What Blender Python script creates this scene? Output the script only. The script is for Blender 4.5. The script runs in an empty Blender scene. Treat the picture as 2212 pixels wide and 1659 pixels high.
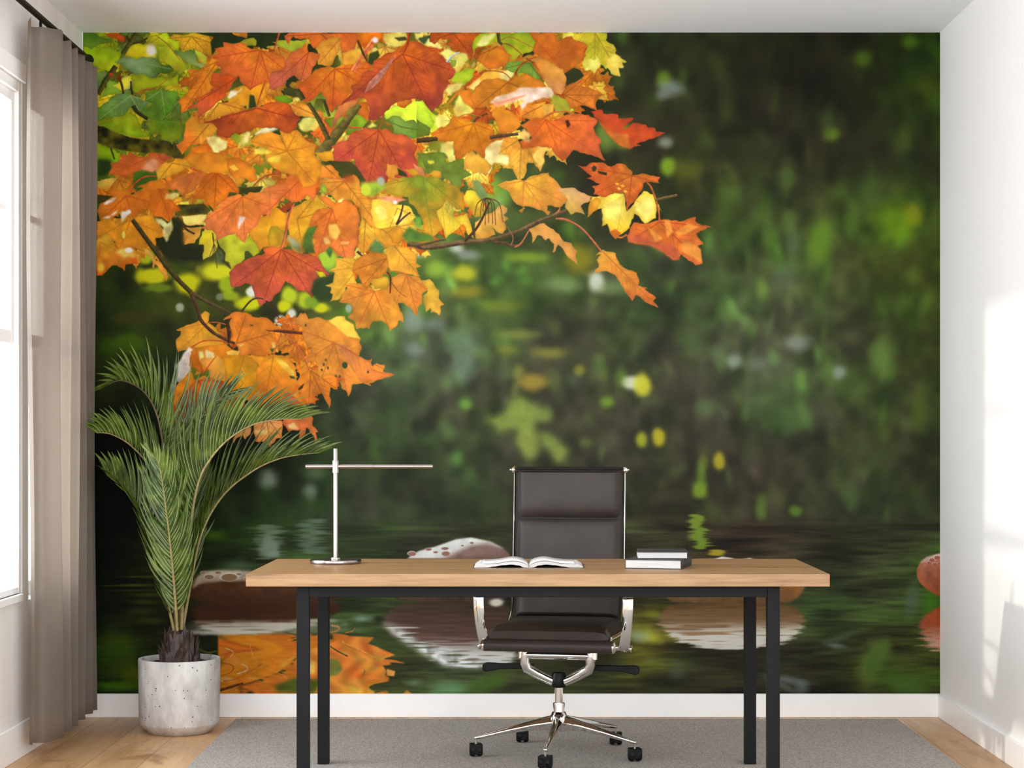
import bpy, bmesh, math, random
from mathutils import Vector, Matrix
import numpy as np
R = math.radians
sc = bpy.context.scene
col = sc.collection
# ---------------------------------------------------------------- camera, sky, sun, exposure
F = 4000.0                                          # focal length in pixels of the 2212 x 1659 frame
EYE = 1.195; VX, VY = 1131.0, 945.0                 # eye height, vanishing point
cd = bpy.data.cameras.new('camera'); cam = bpy.data.objects.new('camera', cd); col.objects.link(cam)
cam.location = (0, 0, EYE); cam.rotation_euler = (R(90), 0, 0)
cd.sensor_width = 36; cd.lens = 36 * F / 2212
cd.shift_x = -(VX - 1106) / 2212; cd.shift_y = (VY - 829.5) / 2212
cd.clip_end = 200
sc.camera = cam
sc.view_settings.view_transform = 'Standard'; sc.view_settings.look = 'None'
sc.view_settings.exposure = 0.16; sc.view_settings.gamma = 1; sc.view_settings.use_curve_mapping = False
sc.cycles.use_denoising = True
sc.cycles.max_bounces = 10; sc.cycles.diffuse_bounces = 6; sc.cycles.glossy_bounces = 5; sc.cycles.transmission_bounces = 6
sc.cycles.transparent_max_bounces = 12; sc.cycles.caustics_reflective = False; sc.cycles.caustics_refractive = False
sc.cycles.sample_clamp_indirect = 6
w = bpy.data.worlds.new('sky'); sc.world = w; w.use_nodes = True
wn = w.node_tree.nodes; bgn = wn['Background']
bgn.inputs['Color'].default_value = (.90, .965, 1.06, 1); bgn.inputs['Strength'].default_value = 7.3
sd = bpy.data.lights.new('sun', 'SUN'); sun = bpy.data.objects.new('sun', sd); col.objects.link(sun)
sd.energy = 1.15; sd.angle = R(1.3); sd.color = (1, .93, .84)
sun.rotation_euler = Vector((1, .089, -.203)).to_track_quat('-Z', 'Y').to_euler(); sun.location = (-6, 3, 4)
def portal(x, y, z, rot, sx, sy):
    l = bpy.data.lights.new('window_portal', 'AREA'); l.shape = 'RECTANGLE'; l.size = sx; l.size_y = sy; l.cycles.is_portal = True
    o = bpy.data.objects.new('window_portal', l); col.objects.link(o); o.location = (x, y, z); o.rotation_euler = rot
XL, XR, YB, YF, ZC = -1.888, 1.782, 7.92, -2.2, 2.928      # room: left, right, mural wall, wall behind the camera, ceiling
WINS = [(5.55, 6.93, .66, 2.47), (7.09, 7.40, .60, 2.49), (3.2, 4.95, .66, 2.47), (.7, 2.6, .66, 2.47)]  # the last two are out of view, added to let in more daylight
for y0, y1, z0, z1 in WINS: portal(XL - .16, (y0 + y1) / 2, (z0 + z1) / 2, (0, R(-90), 0), z1 - z0, y1 - y0)
FRONT_FILL = (-1.15, 1.05, .4, 2.45)                        # unseen opening behind the camera, added for soft frontal light
portal((FRONT_FILL[0] + FRONT_FILL[1]) / 2, YF - .1, (FRONT_FILL[2] + FRONT_FILL[3]) / 2, (R(90), 0, 0), FRONT_FILL[1] - FRONT_FILL[0], FRONT_FILL[3] - FRONT_FILL[2])
RIGHT_FILL = (-1.7, 3.4, .3, 2.65)                       # unseen opening in the right wall, added to brighten the left side
portal(XR + .16, (RIGHT_FILL[0] + RIGHT_FILL[1]) / 2, (RIGHT_FILL[2] + RIGHT_FILL[3]) / 2, (0, R(90), 0), RIGHT_FILL[3] - RIGHT_FILL[2], RIGHT_FILL[1] - RIGHT_FILL[0])
# ---------------------------------------------------------------- helpers
def link(name, me, mat=None, parent=None, loc=None, smooth=False):
    o = bpy.data.objects.new(name, me); col.objects.link(o)
    if mat is not None:
        for m in (mat if isinstance(mat, (list, tuple)) else [mat]): me.materials.append(m)
    if parent: o.parent = parent
    if loc: o.location = loc
    if smooth:
        me.polygons.foreach_set('use_smooth', [True] * len(me.polygons))
    return o
def fin(name, bm, mat, parent=None, smooth=False, bevel=0, seg=2, kind=None):
    bmesh.ops.recalc_face_normals(bm, faces=bm.faces)
    me = bpy.data.meshes.new(name); bm.to_mesh(me); bm.free()
    o = link(name, me, mat, parent, None, smooth)
    if bevel:
        m = o.modifiers.new('bevel', 'BEVEL'); m.width = bevel; m.segments = seg; m.limit_method = 'ANGLE'; m.angle_limit = R(40)
    if smooth:
        try: me.set_sharp_from_angle(angle=R(42))
        except Exception: pass
    if kind: o['kind'] = kind
    return o
def box(bm, x0, x1, y0, y1, z0, z1, M=None, mi=0):
    v = [bm.verts.new(Vector((x, y, z))) for x in (x0, x1) for y in (y0, y1) for z in (z0, z1)]
    if M is not None:
        for q in v: q.co = M @ q.co
    for f in ((0, 1, 3, 2), (4, 6, 7, 5), (0, 4, 5, 1), (2, 3, 7, 6), (0, 2, 6, 4), (1, 5, 7, 3)):
        f = bm.faces.new([v[i] for i in f]); f.material_index = mi
def tube(bm, pts, rad, n=12, cap=True, flat=None):
    """sweep of a circle (or an ellipse, flat=(a,b)) along pts"""
    pts = [Vector(p) for p in pts]; rad = rad if isinstance(rad, (list, tuple)) else [rad] * len(pts)
    rings = []; up = None
    for i, p in enumerate(pts):
        t = (pts[min(i + 1, len(pts) - 1)] - pts[max(i - 1, 0)]).normalized()
        if up is None:
            up = Vector((0, 0, 1)) if abs(t.z) < .9 else Vector((0, 1, 0))
        u = (up - t * up.dot(t)).normalized(); v = t.cross(u); up = u
        a, b = flat if flat else (1, 1)
        rings.append([bm.verts.new(p + (u * math.cos(k * 2 * math.pi / n) * a + v * math.sin(k * 2 * math.pi / n) * b) * rad[i]) for k in range(n)])
    for r0, r1 in zip(rings, rings[1:]):
        for k in range(n): bm.faces.new((r0[k], r0[(k + 1) % n], r1[(k + 1) % n], r1[k]))
    if cap:
        bm.faces.new(rings[0][::-1]); bm.faces.new(rings[-1])
def lathe(bm, prof, c=(0, 0, 0), n=48, M=None):
    rings = []
    for r, z in prof:
        ring = [bm.verts.new(Vector((c[0] + r * math.cos(k * 2 * math.pi / n), c[1] + r * math.sin(k * 2 * math.pi / n), c[2] + z))) for k in range(n)] if r > 1e-5 else [bm.verts.new(Vector((c[0], c[1], c[2] + z)))]
        if M is not None:
            for q in ring: q.co = M @ q.co
        rings.append(ring)
    for a, b in zip(rings, rings[1:]):
        for k in range(n):
            k2 = (k + 1) % n
            if len(a) == 1 and len(b) == 1: continue
            if len(a) == 1: bm.faces.new((a[0], b[k], b[k2]))
            elif len(b) == 1: bm.faces.new((a[k], b[0], a[k2]))
            else: bm.faces.new((a[k], b[k], b[k2], a[k2]))
def empty(name, loc, rz=0, label=None, cat=None, group=None):
    o = bpy.data.objects.new(name, None); col.objects.link(o); o.location = loc; o.rotation_euler = (0, 0, rz); o.empty_display_size = .1
    if label: tag(o, label, cat, group)
    return o
def tag(o, label, cat, group=None):
    o['label'] = label; o['category'] = cat
    if group: o['group'] = group
# ---------------------------------------------------------------- materials
class NT:
    def __init__(s, name):
        s.m = bpy.data.materials.new(name); s.m.use_nodes = True; s.t = s.m.node_tree; s.b = s.t.nodes['Principled BSDF']; s.out = s.t.nodes['Material Output']
    def n(s, kind, **kw):
        x = s.t.nodes.new('ShaderNode' + kind)
        for k, v in kw.items():
            if k[0] == '_': setattr(x, k[1:], v)
            else: x.inputs[k.replace('_', ' ')].default_value = v
        return x
    def l(s, a, b): s.t.links.new(a, b)
    def coords(s, scale=(1, 1, 1), rot=(0, 0, 0), kind='Object'):
        c = s.n('TexCoord'); mp = s.n('Mapping'); mp.inputs['Scale'].default_value = scale; mp.inputs['Rotation'].default_value = rot
        s.l(c.outputs[kind], mp.inputs['Vector']); return mp.outputs['Vector']
    def ramp(s, fac, stops):
        r = s.n('ValToRGB'); e = r.color_ramp.elements
        for i, (p, c) in enumerate(stops):
            if i > 1: e.new(p)
            e[i].position = p; e[i].color = (*c, 1) if len(c) == 3 else c
        s.l(fac, r.inputs['Fac']); return r.outputs['Color']
    def bump(s, h, strength=.1, dist=.01):
        b = s.n('Bump'); b.inputs['Strength'].default_value = strength; b.inputs['Distance'].default_value = dist
        s.l(h, b.inputs['Height']); s.l(b.outputs['Normal'], s.b.inputs['Normal'])
def lin(c): return tuple((x / 255 / 12.92 if x / 255 < .04045 else ((x / 255 + .055) / 1.055) ** 2.4) for x in c)
def plain(name, c, rough=.5, metal=0, spec=None, noise=None, coat=0):
    m = NT(name); m.b.inputs['Roughness'].default_value = rough; m.b.inputs['Metallic'].default_value = metal
    if spec is not None: m.b.inputs['Specular IOR Level'].default_value = spec
    if coat: m.b.inputs['Coat Weight'].default_value = coat; m.b.inputs['Coat Roughness'].default_value = .2
    c = lin(c)
    if noise:
        sc_, amt, bmp = noise
        nz_ = m.n('TexNoise', Scale=sc_, Detail=5.0); m.l(m.coords(), nz_.inputs['Vector'])
        m.l(m.ramp(nz_.outputs['Fac'], [(.3, tuple(x * (1 - amt) for x in c)), (.7, tuple(min(1, x * (1 + amt)) for x in c))]), m.b.inputs['Base Color'])
        if bmp: m.bump(nz_.outputs['Fac'], bmp, .002)
    else: m.b.inputs['Base Color'].default_value = (*c, 1)
    return m.m
M_WALL = plain('white_wall_paint', (243, 241, 238), .75, noise=(60, .015, .06))
M_WALLG = NT('grey_plaster_wall')
v = M_WALLG.coords((1.2, 1.2, .35)); nz_ = M_WALLG.n('TexNoise', Scale=3.5, Detail=6.0, Roughness=.55); M_WALLG.l(v, nz_.inputs['Vector'])
M_WALLG.l(M_WALLG.ramp(nz_.outputs['Fac'], [(.3, lin((214, 211, 206))), (.7, lin((236, 233, 229)))]), M_WALLG.b.inputs['Base Color']); M_WALLG.b.inputs['Roughness'].default_value = .8; M_WALLG = M_WALLG.m
M_CEIL = plain('ceiling_paint', (236, 240, 243), .85, noise=(40, .012, .04))
M_TRIM = plain('white_trim_enamel', (250, 249, 247), .35, noise=(25, .01, 0))
M_CHROME = plain('polished_chrome', (235, 232, 228), .06, 1)
M_NICKEL = plain('brushed_nickel', (160, 153, 147), .22, 1, noise=(300, .03, .02))
M_BLACK = plain('black_powder_coated_steel', (13, 13, 13), .55, 0, spec=.2, noise=(900, .25, .25))
M_BLKPL = plain('black_plastic', (6, 6, 6), .45, spec=.2, noise=(200, .1, .02))
M_BLKCLOTH = plain('black_book_cloth', (42, 41, 41), .6, noise=(600, .12, .1))
# leather
m = NT('black_leather'); n1_ = m.n('TexVoronoi', Scale=420.0); m.l(m.coords(), n1_.inputs['Vector']); n2_ = m.n('TexNoise', Scale=9.0, Detail=4.0); m.l(m.coords(), n2_.inputs['Vector'])
m.l(m.ramp(n2_.outputs['Fac'], [(.3, lin((46, 39, 34))), (.7, lin((57, 49, 43)))]), m.b.inputs['Base Color']); m.b.inputs['Roughness'].default_value = .46; m.b.inputs['Specular IOR Level'].default_value = .3
m.bump(n1_.outputs['Distance'], .12, .001); M_LEATHER = m.m
M_LEATHER_SHADE = plain('black_leather_shade', (24, 21, 20), .5, spec=.25, noise=(300, .2, .1))  # darker copy of the leather, crease and margin shade put into its colour
# wood: long grain along x of the object
def wood(name, stops, scale, rot=(0, 0, 0), rough=.45, knots=True, plank=None):
    m = NT(name); v = m.coords(scale, rot)
    n1 = m.n('TexNoise', Scale=2.2, Detail=8.0, Roughness=.62, Distortion=.6); m.l(v, n1.inputs['Vector'])
    n2 = m.n('TexNoise', Scale=11.0, Detail=6.0, Roughness=.7); m.l(v, n2.inputs['Vector'])
    mx = m.n('Mix', _data_type='FLOAT'); mx.inputs[0].default_value = .42; m.l(n1.outputs['Fac'], mx.inputs[2]); m.l(n2.outputs['Fac'], mx.inputs[3])
    c = m.ramp(mx.outputs[0], stops)
    m.l(c, m.b.inputs['Base Color']); m.b.inputs['Roughness'].default_value = rough; m.bump(n2.outputs['Fac'], .05, .001)
    return m, c, v, mx.outputs[0]
M_OAK, _, _, _ = wood('pale_oak_top', [(.36, lin((116, 84, 52))), (.5, lin((153, 117, 78))), (.64, lin((170, 136, 95)))], (.7, 12, 12), rough=.42)
M_OAK = M_OAK.m
# floor planks running away from the camera
m, c, v, fac = wood('oak_floor', [(.3, lin((150, 112, 72))), (.5, lin((192, 154, 110))), (.72, lin((212, 176, 132)))], (7, .8, 1), rough=.38)
br = m.n('TexBrick', Scale=1.0, _offset=.37, _offset_frequency=2); br.inputs['Brick Width'].default_value = 2.1; br.inputs['Row Height'].default_value = .2; br.inputs['Mortar Size'].default_value = .0016; br.inputs['Mortar Smooth'].default_value = .3
br.inputs['Color1'].default_value = (.78, .74, .70, 1); br.inputs['Color2'].default_value = (1.12, 1.08, 1.04, 1); br.inputs['Mortar'].default_value = (.35, .28, .2, 1)
m.l(m.coords((1, 1, 1), (0, 0, R(90))), br.inputs['Vector'])
mu = m.n('Mix', _data_type='RGBA', _blend_type='MULTIPLY'); mu.inputs[0].default_value = 1; m.l(c, mu.inputs[6]); m.l(br.outputs['Color'], mu.inputs[7]); m.l(mu.outputs[2], m.b.inputs['Base Color'])
kn = m.n('TexNoise', Scale=1.6, Detail=2.0, Distortion=1.2); m.l(m.coords((3.2, 1.6, 1)), kn.inputs['Vector'])
mu2 = m.n('Mix', _data_type='RGBA', _blend_type='MULTIPLY'); m.l(m.ramp(kn.outputs['Fac'], [(.64, (0, 0, 0)), (.74, (1, 1, 1))]), mu2.inputs[0]); m.l(mu.outputs[2], mu2.inputs[6]); mu2.inputs[7].default_value = (.62, .5, .4, 1); m.l(mu2.outputs[2], m.b.inputs['Base Color'])
M_FLOOR = m.m
# woven rug
m = NT('grey_woven_rug'); wv = m.n('TexWave', Scale=85.0, Distortion=2.5, Detail=2.0); wv.inputs['Detail Scale'].default_value = 4; m.l(m.coords((1, 1, 1), (0, 0, R(38))), wv.inputs['Vector'])
nn = m.n('TexNoise', Scale=170.0, Detail=3.0); m.l(m.coords(), nn.inputs['Vector']); mx = m.n('Mix', _data_type='FLOAT'); mx.inputs[0].default_value = .68; m.l(wv.outputs['Fac'], mx.inputs[2]); m.l(nn.outputs['Fac'], mx.inputs[3])
m.l(m.ramp(mx.outputs[0], [(.3, lin((96, 89, 83))), (.68, lin((208, 199, 190)))]), m.b.inputs['Base Color']); m.b.inputs['Roughness'].default_value = .95; m.bump(mx.outputs[0], .7, .004); M_RUG = m.m
# concrete
m = NT('pitted_concrete'); v = m.coords((1, 1, .45)); a = m.n('TexNoise', Scale=16.0, Detail=7.0, Roughness=.6); m.l(v, a.inputs['Vector']); base = m.ramp(a.outputs['Fac'], [(.3, lin((166, 162, 158))), (.68, lin((216, 212, 207)))])
vo = m.n('TexVoronoi', Scale=62.0); m.l(m.coords(), vo.inputs['Vector']); sep = m.n('SeparateColor'); m.l(vo.outputs['Color'], sep.inputs[0])
thr = m.n('Math', _operation='MULTIPLY'); m.l(sep.outputs[0], thr.inputs[0]); thr.inputs[1].default_value = .34
lt = m.n('Math', _operation='LESS_THAN'); m.l(vo.outputs['Distance'], lt.inputs[0]); sb = m.n('Math', _operation='SUBTRACT'); m.l(thr.outputs[0], sb.inputs[0]); sb.inputs[1].default_value = .13; m.l(sb.outputs[0], lt.inputs[1])
mm = m.n('Mix', _data_type='RGBA'); m.l(lt.outputs[0], mm.inputs[0]); m.l(base, mm.inputs[6]); mm.inputs[7].default_value = (*lin((70, 66, 62)), 1); m.l(mm.outputs[2], m.b.inputs['Base Color']); m.b.inputs['Roughness'].default_value = .85
inv = m.n('Math', _operation='SUBTRACT'); inv.inputs[0].default_value = 1; m.l(lt.outputs[0], inv.inputs[1]); m.bump(inv.outputs[0], .4, .003); M_CONC = m.m
M_SOIL = plain('potting_soil', (30, 26, 22), .95, noise=(120, .5, .8))
# palm
m = NT('palm_leaflet'); a = m.n('TexNoise', Scale=14.0, Detail=3.0); m.l(m.coords(), a.inputs['Vector']); m.l(m.ramp(a.outputs['Fac'], [(.3, lin((34, 50, 10))), (.52, lin((68, 90, 18))), (.8, lin((120, 138, 50)))]), m.b.inputs['Base Color'])
m.b.inputs['Roughness'].default_value = .38; m.b.inputs['Specular IOR Level'].default_value = .55
tr = m.n('BsdfTranslucent'); tr.inputs['Color'].default_value = (*lin((120, 150, 30)), 1); ms = m.n('MixShader'); ms.inputs[0].default_value = .16; m.l(m.b.outputs[0], ms.inputs[1]); m.l(tr.outputs[0], ms.inputs[2]); m.l(ms.outputs[0], m.out.inputs['Surface']); M_LEAF = m.m
M_RIDGE = plain('pale_leaflet_rib', (172, 184, 130), .4)
M_STEM = plain('palm_stalk', (150, 134, 84), .6, noise=(60, .3, .3))
M_STEMD = plain('brown_palm_stalk', (104, 84, 56), .6, noise=(60, .3, .3))
M_BARK = plain('brown_husk', (62, 46, 40), .6, noise=(45, .5, .4))
M_PAGE = plain('white_paper', (206, 204, 201), .7, noise=(80, .01, 0))
m = NT('paper_edges'); a = m.n('TexNoise', Scale=1.0, Detail=3.0); m.l(m.coords((3, 3, 2600)), a.inputs['Vector']); m.l(m.ramp(a.outputs['Fac'], [(.35, lin((172, 170, 168))), (.6, lin((205, 203, 200)))]), m.b.inputs['Base Color']); m.b.inputs['Roughness'].default_value = .8; M_EDGE = m.m
# sheer curtain
m = NT('sheer_taupe_curtain'); wv = m.n('TexNoise', Scale=1.0, Detail=4.0); m.l(m.coords((900, 900, 40)), wv.inputs['Vector'])
cc = m.ramp(wv.outputs['Fac'], [(.3, lin((128, 121, 114))), (.7, lin((146, 139, 132)))]); df = m.n('BsdfDiffuse'); m.l(cc, df.inputs['Color']); tl = m.n('BsdfTranslucent'); tl.inputs['Color'].default_value = (*lin((222, 206, 190)), 1)
m1 = m.n('MixShader'); m1.inputs[0].default_value = .40; m.l(df.outputs[0], m1.inputs[1]); m.l(tl.outputs[0], m1.inputs[2]); tp = m.n('BsdfTransparent'); tp.inputs['Color'].default_value = (.95, .9, .85, 1)
m2 = m.n('MixShader'); m2.inputs[0].default_value = .28; m.l(m1.outputs[0], m2.inputs[1]); m.l(tp.outputs[0], m2.inputs[2]); m.l(m2.outputs[0], m.out.inputs['Surface']); M_CURT = m.m
# window glass: clear, thin
m = NT('window_glass'); tp = m.n('BsdfTransparent'); tp.inputs['Color'].default_value = (.97, .98, .98, 1); gl = m.n('BsdfGlossy'); gl.inputs['Roughness'].default_value = .02; ms = m.n('MixShader'); ms.inputs[0].default_value = .05; m.l(tp.outputs[0], ms.inputs[1]); m.l(gl.outputs[0], ms.inputs[2]); m.l(ms.outputs[0], m.out.inputs['Surface']); M_GLASS = m.m
MURAL_E = np.array([1.30, 1.23, 1.20])
# ---------------------------------------------------------------- the printed mural, painted by code

MX0, MY0, MX1, MY1 = 175, 70, 2031, 1498          # extent of the print, in photograph pixels (1 px = 1/505 m on that wall)
MW, MH = MX1 - MX0, MY1 - MY0
RS = np.random.RandomState
CROP = dict(T=(0, 0, 1), A=(180, 60, 5.53), B=(540, 60, 5.53), C=(900, 60, 4.424), D=(180, 330, 5.53), E=(540, 330, 5.53),
            F=(900, 330, 5.53), G=(1200, 200, 3.3175), H=(540, 530, 4.739), I=(200, 530, 5.53), J=(380, 650, 4.608),
            K=(1300, 60, 2.989), L=(1300, 500, 2.336), M=(780, 600, 2.719), N=(200, 1150, 4.609), O=(640, 1260, 3.687), P=(1300, 1180, 2.989))
def cv(c, pts):
    x0, y0, s = CROP[c]
    return np.array([(x0 + x / s - MX0, y0 + y / s - MY0) for x, y in pts], float)
def blur1(a, s, ax):
    r = max(1, int(round(s - .4)))
    for _ in range(1 if s < 1.1 else 3):
        c = np.cumsum(np.concatenate([np.repeat(np.take(a, [0], ax), r + 1, ax), a, np.repeat(np.take(a, [-1], ax), r, ax)], ax), ax)
        n = a.shape[ax]
        a = (np.take(c, np.arange(2 * r + 1, 2 * r + 1 + n), ax) - np.take(c, np.arange(0, n), ax)) / (2 * r + 1)
    return a
def blur(a, sx, sy=None):
    if sx > .4: a = blur1(a, sx, 1)
    if (sy or sx) > .4: a = blur1(a, sy or sx, 0)
    return a
def up(g, w, h):                                   # bilinear upsample of a small grid
    gh, gw = g.shape[:2]
    x = np.linspace(0, gw - 1.001, w); y = np.linspace(0, gh - 1.001, h)
    xi = x.astype(int); yi = y.astype(int); fx = x - xi; fy = y - yi
    fx = fx * fx * (3 - 2 * fx); fy = fy * fy * (3 - 2 * fy)
    if g.ndim == 3: fx = fx[:, None]; fyy = fy[:, None, None]
    else: fyy = fy[:, None]
    a = g[yi][:, xi] * (1 - fx) + g[yi][:, xi + 1] * fx
    b = g[yi + 1][:, xi] * (1 - fx) + g[yi + 1][:, xi + 1] * fx
    return a * (1 - fyy) + b * fyy
def noise(seed, px, py, w=MW, h=MH):
    r = RS(seed)
    return up(r.rand(int(h / py) + 3, int(w / px) + 3), w, h)
def field(pts, sig, w=MW, h=MH, st=8):
    gw, gh = w // st + 2, h // st + 2
    X, Y = np.meshgrid(np.arange(gw) * st + MX0, np.arange(gh) * st + MY0)
    num = np.zeros((gh, gw, 3)); den = np.zeros((gh, gw)) + 1e-9
    for x, y, c in pts:
        q = np.exp(-((X - x) ** 2 + (Y - y) ** 2) / (2 * sig * sig)) + 1e-5 / (1 + ((X - x) ** 2 + (Y - y) ** 2) / 1e4)
        num += q[..., None] * np.array(c, float); den += q
    return up(num / den[..., None], w, h)
def mask(p, x0, y0, w, h, sub=3):
    """antialiased even-odd coverage of polygon p in the window x0,y0,w,h"""
    out = np.zeros((h, w + 2))
    xa, ya = p[:, 0] - x0, p[:, 1] - y0
    xb, yb = np.roll(xa, -1), np.roll(ya, -1)
    for k in range(h * sub):
        yy = (k + .5) / sub
        c = ((ya <= yy) & (yb > yy)) | ((yb <= yy) & (ya > yy))
        if not c.any(): continue
        xs = np.sort(xa[c] + (yy - ya[c]) / (yb[c] - ya[c]) * (xb[c] - xa[c]))
        row = out[k // sub]
        for a, b in zip(xs[::2], xs[1::2]):
            a = min(max(a, 0), w); b = min(max(b, 0), w)
            if b <= a: continue
            ia, ib = int(a), int(b)
            if ia == ib: row[ia] += b - a
            else:
                row[ia] += ia + 1 - a; row[ia + 1:ib] += 1; row[ib] += b - ib
    return np.clip(out[:, :w] / sub, 0, 1)
def win(p, pad):
    x0 = max(0, int(p[:, 0].min()) - pad); y0 = max(0, int(p[:, 1].min()) - pad)
    x1 = min(MW, int(p[:, 0].max()) + pad + 2); y1 = min(MH, int(p[:, 1].max()) + pad + 2)
    return x0, y0, x1 - x0, y1 - y0
class Can:
    def __init__(s):
        s.c = np.zeros((MH, MW, 3)); s.a = np.zeros((MH, MW))
    def put(s, x0, y0, m, col, leaf=True):
        h, w = m.shape
        t = s.c[y0:y0 + h, x0:x0 + w]; t += (col - t) * m[..., None]
        if leaf:
            t = s.a[y0:y0 + h, x0:x0 + w]; t += (1 - t) * m
CAN = Can()
NZ = [(noise(11, 5.3, 4.7, MW + 1600) + noise(15, 7.9, 8.3, MW + 1600)) / 2, noise(12, 14, 14, MW + 1600), noise(13, 40, 40, MW + 1600), noise(14, 2.2, 2.2)]
def nz(i, x0, y0, w, h, sh=0):
    x0 += (sh % 40) * 37; return NZ[i][y0:y0 + h, x0:x0 + w]
def jag(p, r, amp):
    """puts small teeth between the traced points so that edges look like leaf margins"""
    q = []
    n = len(p)
    for i in range(n):
        a, b = p[i], p[(i + 1) % n]; d = b - a; L = np.hypot(*d)
        q.append(a)
        if L > 7:
            nrm = np.array([-d[1], d[0]]) / L
            k = 2 if L < 22 else 3
            for j in range(1, k):
                q.append(a + d * (j / k + r.uniform(-.1, .1)) + nrm * amp * (r.uniform(.3, 1.1) if (i + j) % 2 else -r.uniform(.3, 1.1)))
    return np.array(q)
_ln = [0]
def leaf(c, pts, c1, c2=None, base=None, vein=None, soft=.55, mot=.16, amp=1.6, teeth=True, nv=None, shade=1.0):
    _ln[0] += 1; r = RS(_ln[0] * 7 + 1)
    p = cv(c, pts); q = jag(p, r, amp) if teeth else p
    x0, y0, w, h = win(q, 3 + int(soft * 3))
    if w < 2 or h < 2: return
    m = mask(q, x0, y0, w, h)
    if soft > .6: m = blur(m, soft)
    c1 = np.array(c1, float); c2 = np.array(c2 if c2 is not None else c1 * [.93, .84, .75], float)
    X, Y = np.meshgrid(np.arange(w) + x0, np.arange(h) + y0)
    cen = p.mean(0)
    b = cv(c, [base])[0] if base else None
    if b is not None:
        d = np.hypot(X - b[0], Y - b[1]); t = np.clip(d / (np.hypot(*(p - b).T).max() * .85), 0, 1)
    else:
        t = np.clip((Y - p[:, 1].min()) / max(1, np.ptp(p[:, 1])), 0, 1)
    sh = _ln[0] % 40
    t = np.clip(t + (nz(1, x0, y0, w, h, sh) - .5) * .5, 0, 1)[..., None]
    col = c1 * (1 - t) + c2 * t
    lum = 1 + mot * ((nz(0, x0, y0, w, h, sh) - .5) * .7 + (nz(1, x0, y0, w, h, sh + 3) - .5) * 1.3 + (nz(2, x0, y0, w, h, sh + 5) - .5) * 1.5)
    col = col * lum[..., None]
    if c1[0] > 190: col[..., 1] = col[..., 1] * (1.03 + .1 * (nz(2, x0, y0, w, h, sh + 9) - .3))
    dx = blur(m, 3, 3); rim = np.clip((dx - .55) * 2.3, 0, 1)       # print slightly darker or lighter towards the edge
    col = col * (.9 + .1 * rim[..., None])
    if b is not None:
        vc = np.array(vein if vein is not None else c2 * .62, float)
        rad = np.hypot(*(p - b).T); n = len(p); tips = []
        for i in range(n):
            if rad[i] > rad[i - 1] and rad[i] >= rad[(i + 1) % n] and rad[i] > .42 * rad.max():
                tips.append((rad[i], p[i]))
        tips.sort(key=lambda z: -z[0]); keep = []
        for L, tp in tips:
            an = np.arctan2(*(tp - b)[::-1])
            if all(abs((an - k[0] + np.pi) % (2 * np.pi) - np.pi) > .42 for k in keep): keep.append((an, L, tp))
        segs = []
        for an, L, tp in keep[:nv or 7]:
            segs.append((b, b + (tp - b) * .93, 1.5, .5))
            k = int(L / 17 + r.uniform(0, 1))
            for j in range(1, k):
                o = b + (tp - b) * (j / k * .85 + .05)
                for sg in (-1, 1):
                    l2 = L * .34 * (1 - j / k) + 5; a2 = an + sg * r.uniform(.6, .9)
                    segs.append((o, o + l2 * np.array([np.cos(a2), np.sin(a2)]), .62, .1))
        V = np.zeros((h, w))
        for a, e, w0, w1 in segs:
            xa = max(0, int(min(a[0], e[0]) - x0) - 3); xb = min(w, int(max(a[0], e[0]) - x0) + 4)
            ya = max(0, int(min(a[1], e[1]) - y0) - 3); yb = min(h, int(max(a[1], e[1]) - y0) + 4)
            if xb <= xa or yb <= ya: continue
            XX, YY = X[ya:yb, xa:xb], Y[ya:yb, xa:xb]
            d = e - a; L2 = max(1e-6, d @ d)
            tt = np.clip(((XX - a[0]) * d[0] + (YY - a[1]) * d[1]) / L2, 0, 1)
            dd = np.hypot(XX - a[0] - tt * d[0], YY - a[1] - tt * d[1])
            ww = w0 + (w1 - w0) * tt
            V[ya:yb, xa:xb] = np.maximum(V[ya:yb, xa:xb], np.clip(1.1 - dd / (ww + .6), 0, 1) * min(1, .35 + .4 * w0))
        col = col * (1 - .75 * V[..., None]) + vc * .75 * V[..., None]
    CAN.put(x0, y0, m, np.clip(col, 0, 255))
def patch(c, pts, col, col2=None, soft=.8, mot=.12, lf=True):
    """a plain shape: gap, glint, stone, blurred leaf"""
    _ln[0] += 1
    p = cv(c, pts)
    if sum(col) > 520 and lf: p = jag(jag(p, RS(_ln[0]), 1.6), RS(_ln[0] + 1), .9); soft = max(soft, 1.3)
    x0, y0, w, h = win(p, 3 + int(soft * 3))
    if w < 2 or h < 2: return
    m = mask(p, x0, y0, w, h)
    if sum(col) > 520 and lf: m = m * (.72 + .28 * nz(1, x0, y0, w, h, _ln[0] % 40))
    if soft > .5: m = blur(m, soft)
    t = np.linspace(0, 1, h)[:, None, None]
    k = np.array(col, float) * (1 - t) + np.array(col2 if col2 is not None else col, float) * t
    sh = _ln[0] % 40
    k = k * (1 + mot * 2 * (nz(1, x0, y0, w, h, sh) - .5) + mot * (nz(0, x0, y0, w, h, sh) - .5))[..., None]
    CAN.put(x0, y0, m, np.clip(k, 0, 255), lf)
def chaik(p, n=2):
    p = np.array(p, float)
    for _ in range(n):
        q = np.roll(p, -1, 0); p = np.stack([p * .75 + q * .25, p * .25 + q * .75], 1).reshape(-1, 2)
    return p
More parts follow.
